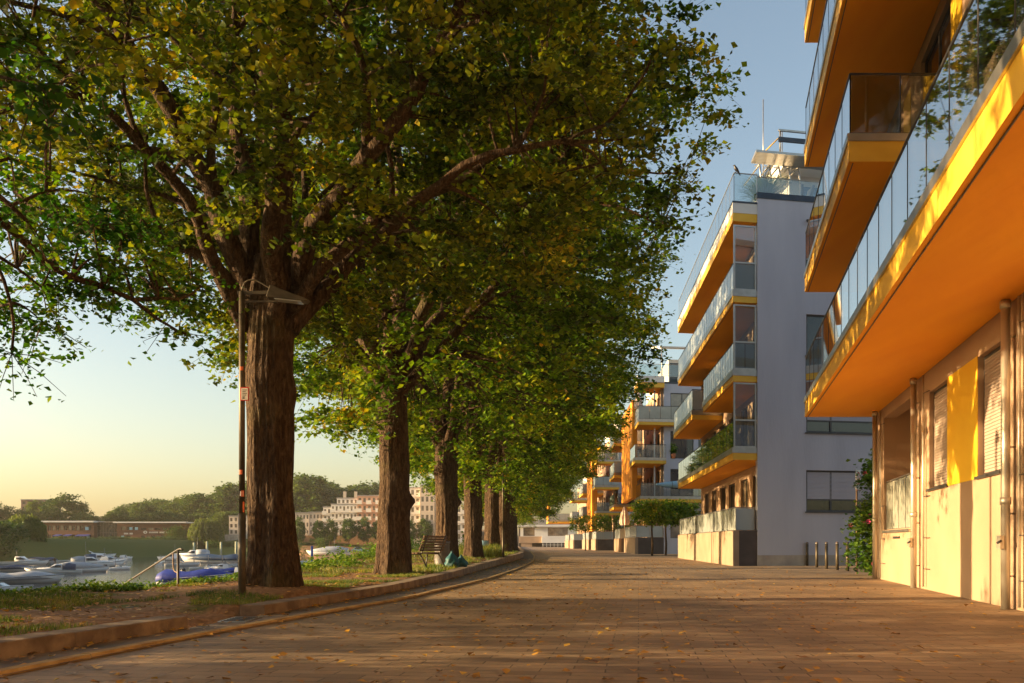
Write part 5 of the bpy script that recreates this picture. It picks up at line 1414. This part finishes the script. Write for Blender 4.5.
# retaining wall
mb = MB(); 
for i in range(26):
    a = at(294 + i * 6.2, 545, 263); b = at(294 + i * 6.2 + 6.1, 534.5 + (0 if i < 15 else 1.5), 263)
    mb.box(a.x, b.x, 263.3, 263.9, a.z - 2, b.z, M['stonewall']); mb.box(a.x, a.x + .35, 263.05, 263.29, a.z - 2, b.z + .35, M['stonewall'])
o = mb.build('retaining_wall'); tag(o, 'long beige retaining wall below the houses across the slope', 'wall')

# ------------------------------------------------------------------ far trees
def clump_tree(name, loc, rx, ry, h, base, leaf, seed, nclu, per, size, label, grp=None, trunkr=.3, spread=.9, cat='tree', flat=1.):
    rg = np.random.default_rng(seed); root = empty(name, loc, label, cat, grp)
    cs = []
    while len(cs) < nclu:
        p = rg.normal(size=3); p /= np.linalg.norm(p); p *= rg.uniform(.35, 1.) ** .4
        k = 1 + .35 * MN.noise(Vector((p[0] * 1.6 + seed, p[1] * 1.6, p[2] * 1.6)))
        cs.append((p[0] * rx * k, p[1] * ry * k, base + (h - base) * (.5 + .5 * p[2] * k)))
    cs = np.array(cs)
    L = np.repeat(cs, per, 0) + rg.normal(size=(len(cs) * per, 3)) * np.array([spread, spread, spread * .6])
    V, Fc = leaf_arrays(L, size, rg); 
    mb = MB(); mb.tube([(0, 0, -1), (0, 0, base + (h - base) * .5)], [trunkr, trunkr * .5], M['bark'], n=8)
    for i in range(7):
        c = cs[rg.integers(len(cs))]; mb.tube([(0, 0, base * .8), tuple(c * np.array([.5, .5, .75])), tuple(c)], [trunkr * .45, trunkr * .3, trunkr * .1], M['bark'], n=5)
    mb.build('trunk', root); np_mesh('crown', V, Fc, leaf, root)
    return root
protos = [clump_tree('broadleaf_tree', (-150, 300, 2), 6.5, 6, 16, 3., LEAF_FAR, 200, 90, 70, .85, 'dark wood tree at the left end of the hill behind the brown hall', 'trees of the wooded hill'),
          clump_tree('broadleaf_tree', (-136, 305, 2), 7.5, 6.5, 18, 3.5, LEAF_FAR, 201, 100, 70, .85, 'wood tree standing behind the left half of the brown hall', 'trees of the wooded hill')]
def far_copy(i, px, ytop, Y, lb, grp='trees of the wooded hill', zb=3.):
    s = protos[i % 2]; h0 = (16, 18)[i % 2]; ztop = CAMH + (HZ - ytop) / F * Y
    gz = ground_z((px - 512) / F * Y, Y); sc = (ztop - gz) / (h0 * 1.03)
    c = copy_tree(s); c.location = ((px - 512) / F * Y, Y, gz); c.scale = (sc * (1.1 if i % 3 else .95), sc, sc); c.rotation_euler = (0, 0, i * 1.7)
    c['label'] = lb; c['group'] = grp
    return c
wood = 'tree of the wooded hill behind the far houses, one of many in the hazy mass'
hill = [(118, 508), (126, 505), (134, 503), (143, 501), (150, 499), (158, 498.5), (166, 500), (174, 502), (181, 497), (188, 494), (196, 495), (204, 492.5), (212, 495), (220, 491), (228, 487), (236, 482), (246, 480), (256, 480), (266, 481), (276, 480), (286, 478), (294, 476), (302, 475), (311, 474), (319, 477), (327, 481), (335, 488), (344, 491), (352, 487), (360, 483.5), (368, 482), (376, 485), (386, 488), (398, 486), (410, 490), (424, 492), (438, 488), (452, 486), (466, 490), (480, 489), (496, 488)]
for i, (px, yt) in enumerate(hill): far_copy(i, px, yt, 318 + (i * 37 % 50), wood)
for i, px in enumerate(range(112, 300, 9)): far_copy(i + 1, px + 3, 511 + (i * 5 % 6) - (4 if px > 220 else 0), 296 + (i * 13 % 12), wood)
bigl = far_copy(0, 67, 494, 300, 'big round tree rising alone above the left part of the brown hall', None); bigl.scale.x *= 1.25; del bigl['group']
o = far_copy(1, 40, 500, 305, 'round tree hiding part of the dark brick tower block', None); del o['group']
for i, (px, yt) in enumerate([(8, 506), (-6, 508), (20, 509), (30, 510), (52, 508), (92, 515), (106, 516), (84, 512)]): far_copy(i, px, yt, 292, 'low tree on the skyline at the far left, one of a loose row', 'low trees on the left skyline')
protos[0].location = at(-20, 543, 290); protos[0]['label'] = 'low tree on the skyline at the far left, one of a loose row'; protos[0]['group'] = 'low trees on the left skyline'
protos[1].location = at(510, 538, 320); protos[1]['label'] = wood
for i, (x, y, h) in enumerate([(-52, 60, 12), (-58, 72, 14), (-66, 84, 13), (-73, 97, 15), (-81, 110, 14), (-89, 124, 15), (-97, 138, 13)]):  # row of unseen trees added beyond the left border to shade the boats
    c = copy_tree(protos[i % 2]); k = h / (16, 18)[i % 2]; c.location = (x, y, ground_z(x, y)); c.scale = (k, k, k); c.rotation_euler = (0, 0, i * 2.1)
    c['label'] = 'tree on the left shore outside the left border that shades the moored boats'; c['group'] = 'shore trees outside the picture'
# willows
def willow(loc, r_, h, seed, label):
    rg = np.random.default_rng(seed); root = empty('willow_tree', loc, label, 'tree', None)
    L = []
    for i in range(420):
        a = rg.uniform(0, 6.28); q = rg.uniform(.15, 1) ** .5; rr = r_ * q; zt = h * (1 - .38 * q ** 2.2) * rg.uniform(.86, 1.02)
        ln = rg.uniform(.35, .8) * zt
        m = 34; u = rg.uniform(0, 1, m)
        L.append(np.stack([np.cos(a) * (rr + u * .4) + rg.normal(size=m) * .16, np.sin(a) * (rr + u * .4) + rg.normal(size=m) * .16, zt - ln * u], 1))
    L = np.concatenate(L); V, Fc = leaf_arrays(L, .5, rg, up=0, droop=2.5, width=.22)
    mb = MB(); mb.tube([(0, 0, -1.5), (0, 0, h * .6)], [.5, .3], M['bark'], n=8)
    for i in range(7): a = i * .9; mb.tube([(0, 0, h * .35), (math.cos(a) * r_ * .4, math.sin(a) * r_ * .4, h * .8), (math.cos(a) * r_ * .8, math.sin(a) * r_ * .8, h * .75)], [.2, .15, .06], M['bark'], n=5)
    mb.build('trunk', root); np_mesh('crown', V, Fc, LEAF_WIL, root)
p = at(206, 547, 262); willow((p.x, 262, -.4), 4.7, 9.2, 301, 'pale drooping willow on the far shore left of the lamp post')
p = at(24, 550, 175); willow((p.x, 175, .2), 3.6, 6.6, 302, 'dark drooping willow on the left shore before the brown hall')
# shore bushes
def bush(px, py, Y, r_, h, seed, lb, leaf=None, grp='bushes along the shores', per=40, n=60, size=.3, zz=None):
    p = at(px, py, Y); rg = np.random.default_rng(seed)
    z = ground_z(p.x, Y) if zz is None else zz
    o = empty('bush', (p.x, Y, z), lb, 'bush', grp)
    cs = [(rg.normal() * r_ * .42, rg.normal() * r_ * .42, h * rg.uniform(.1, .9) * (1 - .0)) for _ in range(n)]
    leafy('foliage', cs, per, size, leaf or LEAF_FAR, seed, o, r_ * .16)
    mb = MB()
    for i in range(5): c = cs[i]; mb.tube([(0, 0, -.2), (c[0] * .5, c[1] * .5, c[2] * .6), c], .03 * h / 2, M['bark'], n=4)
    mb.build('stem', o)
    return o
bush(-2, 545, 162, 3.4, 3.2, 400, 'big dark bush on the left shore at the picture edge', n=120, size=.45)
bush(12, 545, 168, 2.6, 2.4, 401, 'dark bush on the left shore in front of the drooping willow', n=100, size=.45)
bush(-12, 545, 158, 4., 4., 402, 'bush half outside the picture on the left shore', n=120, size=.45)
bush(212, 549, 258, 2.0, 1.6, 403, 'small bright bush under the pale willow', LEAF_WEED)
bush(174, 541, 266, 3., 4.2, 404, 'bush at the right end of the brown hall')
bush(182, 541, 267, 2.6, 3., 405, 'sunlit bush right of the brown hall')
bush(293, 552, 230, 3., 4, 406, 'round dark bush beyond the big trunk on the slope')
bush(323, 541, 250, 2.4, 3.6, 407, 'bush on the brown slope under the retaining wall')
bb = bush(60, 548, 262, 2.6, 2.2, 409, 'low shore bush on the far bank below the brown hall, one of a loose line', grp='low bushes along the far bank', n=40)
for i, px in enumerate([48, 74, 83, 99, 112, 121, 138, 149, 160, 169, 184, 226, 243, 262, 281, 306, 340, 352, 372]):
    c = copy_tree(bb); Y = 255 + (i * 7 % 9); Xx = (px - 512) / F * Y; k = .6 + .5 * ((i * 5) % 7) / 7
    c.location = (Xx, Y, ground_z(Xx, Y) - .1); c.scale = (k * 1.5, k, k * .45); c['label'] = 'low shore bush on the far bank, one of a loose line along the water'
bb.scale.z = .45; bb['label'] = 'low shore bush on the far bank, one of a loose line along the water'
for i, (px, w) in enumerate([(299, 1), (319, 1), (331, 1), (349, 1.2), (364, 1), (378, 1), (410, 1.), (425, 1.)]):
    lb = ['small street tree close to the big trunk before the far houses', 'small street tree before the beige terraced houses', 'small street tree left of the stepped block entrance', 'largest small street tree before the stepped block', 'small street tree before the salmon wing', 'small street tree touching the second trunk', 'small tree before the white apartment block', 'small tree before the cream apartment block'][i]
    c = far_copy(i, px, 517 + (i * 7 % 4), 258, lb, 'young street trees before the far houses')
    c.scale.x = c.scale.y = .28 * w; c.location.z = ground_z(c.location.x, 258.)
    
# weeds and grass --------------------------------------------------
rng = np.random.default_rng(77)
def scatter(n, ylo, yhi, fx):
    out = []
    while len(out) < n:
        Y = rng.uniform(ylo, yhi); X = fx(Y)
        if X is None: continue
        out.append((X, Y, ground_z(X, Y)))
    return np.array(out)
# leafy undergrowth on the bank edge
def edgepatch(n, ylo, yhi, w, hgt, size, per, name, seed, off=0.):
    C = scatter(n, ylo, yhi, lambda Y: edge_x(Y) + off + rng.normal() * w)
    k = np.array([MN.noise(Vector((c[0] * .8, c[1] * .8, 1.7))) > -.12 for c in C]); C = C[k]
    L = np.repeat(C, per, 0); L = L + rng.normal(size=L.shape) * np.array([.10, .10, 0]); L[:, 2] += np.abs(rng.normal(size=len(L))) * hgt
    V, Fc = leaf_arrays(L, size, np.random.default_rng(seed)); return np_mesh(name, V, Fc, LEAF_WEED, kind='stuff', label='leafy weeds along the top of the river bank', category='undergrowth') if False else (V, Fc)
parts = [edgepatch(200, 11., 14.0, .12, .03, .045, 22, 'u', 1, .0), edgepatch(260, 13.6, 16.2, .2, .06, .05, 20, 'u', 7, -.02), edgepatch(330, 16.2, 21, .22, .045, .055, 22, 'u', 2, -.1), edgepatch(1100, 21, 40, .7, .10, .08, 24, 'u', 3, -.7), edgepatch(1300, 26, 60, 1.2, .26, .11, 24, 'u', 4, -2.0), edgepatch(1400, 55, 130, 3., .45, .2, 20, 'u', 6, -4)]
off = 0; VV = []; FF = []
for v, f_ in parts: VV.append(v); FF.append(f_ + off); off += len(v)
o = np_mesh('undergrowth', np.concatenate(VV), np.concatenate(FF), LEAF_WEED, kind='stuff'); tag(o, 'leafy green weeds along the top of the river bank', 'undergrowth')
def grass(C, h, w, seed):
    rg = np.random.default_rng(seed); n = len(C); a = rg.uniform(0, 6.28, n); d = np.stack([np.cos(a), np.sin(a), a * 0], 1)
    lean = rg.normal(size=(n, 3)) * .35; lean[:, 2] = 0
    hh = (h * rg.uniform(.4, 1.3, n))[:, None]
    b = C; m_ = b + np.array([0, 0, .6]) * hh + lean * hh * .35; t_ = b + np.array([0, 0, 1.]) * hh + lean * hh
    ww = d * w
    V = np.stack([b - ww, b + ww, m_ + ww * .7, m_ - ww * .7, t_], 1).reshape(-1, 3); i = np.arange(n)[:, None] * 5
    F3 = np.concatenate([i + np.array([[0, 1, 2]]), i + np.array([[0, 2, 3]]), i + np.array([[3, 2, 4]])], 1).reshape(-1, 3)
    return V, F3
def gfx(Y):
    kx = kerb_x(Y); X = rng.uniform(edge_x(Y) - .3, kx - .3)
    if Y < 15 and X < edge_x(Y) + .35: return None
    if 9.2 < Y < 11.2 and X > kx - 1.: return None
    v = MN.noise(Vector((X * .55, Y * .55, 0))) + .5 * MN.noise(Vector((X * 1.7, Y * 1.7, 6)))
    near = math.exp(-abs(X - (kx - .9)) / .6) * .30
    if v + near < (.22 if Y < 22 else .12) : return None
    return X
G1 = scatter(30000, 6, 22, gfx); G2 = scatter(22000, 22, 62, gfx)
Gt = scatter(2600, 39, 43.5, lambda Y: kerb_x(Y) - .5 - abs(rng.normal()) * .8)
pp = [grass(G1, .055, .0035, 1), grass(G2, .10, .007, 2), grass(Gt, .5, .009, 5)]
off = 0; VV = []; FF = []
for v, f_ in pp: VV.append(v); FF.append(f_ + off); off += len(v)
o = np_mesh('grass', np.concatenate(VV), np.concatenate(FF), GRASS_M, kind='stuff'); tag(o, 'short grass growing in patches on the earth under the trees', 'grass')
# fallen leaves
def flat_leaves(P, size, seed, curl=.25):
    rg = np.random.default_rng(seed); n = len(P); a = rg.uniform(0, 6.28, n); s = (size * rg.uniform(.5, 1.25, n))[:, None]
    d = np.stack([np.cos(a), np.sin(a), rg.normal(size=n) * .15], 1); w = np.stack([-np.sin(a), np.cos(a), rg.normal(size=n) * .15], 1)
    P = P + np.array([0, 0, .014])
    up = np.array([0, 0, 1.]) * s * curl * rg.uniform(0, 1, n)[:, None]
    V = np.stack([P - d * s * .5, P + w * s * .42 + up, P + d * s * .5 + up * .5, P - w * s * .42 + up], 1).reshape(-1, 3); i = np.arange(n)[:, None] * 4
    return V, np.concatenate([i + np.array([[0, 1, 2]]), i + np.array([[0, 2, 3]])], 1).reshape(-1, 3)
PL = []
for _ in range(3600):
    Y = 5.5 + 44 * rng.uniform() ** 1.25; g0 = gut_x(Y); X_ = g0 + abs(rng.normal()) * 4.6
    if X_ < 3.9 + .2311 * Y - .1: PL.append((X_, Y, 0.0))
for _ in range(900):
    Y = rng.uniform(5, 50); PL.append((rng.uniform(kerb_x(Y), gut_x(Y) - .08), Y, .012)) if rng.uniform() < .5 else PL.append((kerb_x(Y) + abs(rng.normal()) * .05, Y, .014))
for _ in range(5200):
    Y = 6 + 40 * rng.uniform() ** 1.2; k = kerb_x(Y); X_ = rng.uniform(edge_x(Y), k - .35); PL.append((X_, Y, ground_z(X_, Y) + .01))
V_, F_ = flat_leaves(np.array(PL), .07, 9); o = np_mesh('fallen_leaves', V_, F_, FALL_M, kind='stuff'); tag(o, 'scattered yellow and brown fallen leaves on paving, gutter and earth', 'fallen leaves')
# tall unseen shrubs added left of the frame to shade the near paving
for i, (x, y, h) in enumerate([(-10.4, 2.2, 3.8), (-10.6, 5.0, 4.0), (-10.5, 7.8, 3.8), (-10.8, 10.4, 3.6), (-11.2, 12.2, 2.8)]):
    cs_rg = np.random.default_rng(500 + i); o = empty('bank_shrub', (x, y, -.3), 'dense green shrub on the river bank outside the left border of the picture', 'shrub', 'bank shrubs outside the picture')
    cs = [(cs_rg.normal() * .6, cs_rg.normal() * .9, h * cs_rg.uniform(.05, 1.)) for _ in range(150)]
    leafy('foliage', cs, 55, .12, LEAF_BUSH, 510 + i, o, .2)
    mb = MB(); 
    for q in range(5): mb.tube([(0, 0, 0), tuple(np.array(cs[q]) * .5), cs[q]], .02, M['bark'], n=4)
    mb.build('stem', o)

# ------------------------------------------------------------------ air, light, camera
HAZE = True
if HAZE:
    m, t, out = nt('morning_haze')
    v = N(t, 'ShaderNodeVolumePrincipled'); v.inputs['Color'].default_value = (1., .93, .80, 1); v.inputs['Density'].default_value = .0002; v.inputs['Anisotropy'].default_value = .35
    t.links.new(v.outputs[0], out.inputs['Volume'])
    mb = MB(); mb.box(-880, 680, -55, 1500, -5, 34, m); o = mb.build('haze', kind='stuff'); tag(o, 'thin warm morning haze over the harbour', 'haze')

w = bpy.data.worlds.new('World'); scene.world = w; w.use_nodes = True
t = w.node_tree; bg = t.nodes['Background']
sky = t.nodes.new('ShaderNodeTexSky'); sky.sky_type = 'NISHITA'; sky.sun_disc = False
SUN_EL = 10.3; sd = Vector((-1, -.075, 0)).normalized()
sky.sun_elevation = R(SUN_EL); sky.sun_rotation = math.atan2(sd.x, sd.y)
sky.altitude = 50; sky.air_density = 1.0; sky.dust_density = 2.5; sky.ozone_density = .3
t.links.new(sky.outputs[0], bg.inputs[0]); bg.inputs[1].default_value = .10
sl = bpy.data.lights.new('sun', 'SUN'); sl.energy = 5.; sl.angle = R(.5); sl.color = (1., .68, .34)
so = bpy.data.objects.new('sun', sl); COL.objects.link(so)
dirv = Vector((sd.x * math.cos(R(SUN_EL)), sd.y * math.cos(R(SUN_EL)), math.sin(R(SUN_EL))))
so.rotation_euler = dirv.to_track_quat('Z', 'Y').to_euler(); so.location = (-30, 0, 30)

cam = bpy.data.cameras.new('camera'); co = bpy.data.objects.new('camera', cam); COL.objects.link(co)
co.location = (0, 0, CAMH); co.rotation_euler = (R(90), 0, 0)
cam.sensor_width = 36; cam.lens = 36 * F / 1024; cam.shift_y = (HZ - 341.5) / 1024; cam.clip_end = 4000; cam.clip_start = .05
scene.camera = co
scene.view_settings.view_transform = 'Standard'; scene.view_settings.look = 'None'; scene.view_settings.gamma = 1
scene.view_settings.exposure = 1.55
scene.render.engine = 'CYCLES'
cy = scene.cycles
cy.max_bounces = 8; cy.diffuse_bounces = 3; cy.glossy_bounces = 4; cy.transmission_bounces = 6; cy.transparent_max_bounces = 24; cy.volume_bounces = 0
cy.use_denoising = True; cy.sample_clamp_indirect = 6
try: cy.denoiser = 'OPENIMAGEDENOISE'
except Exception: pass
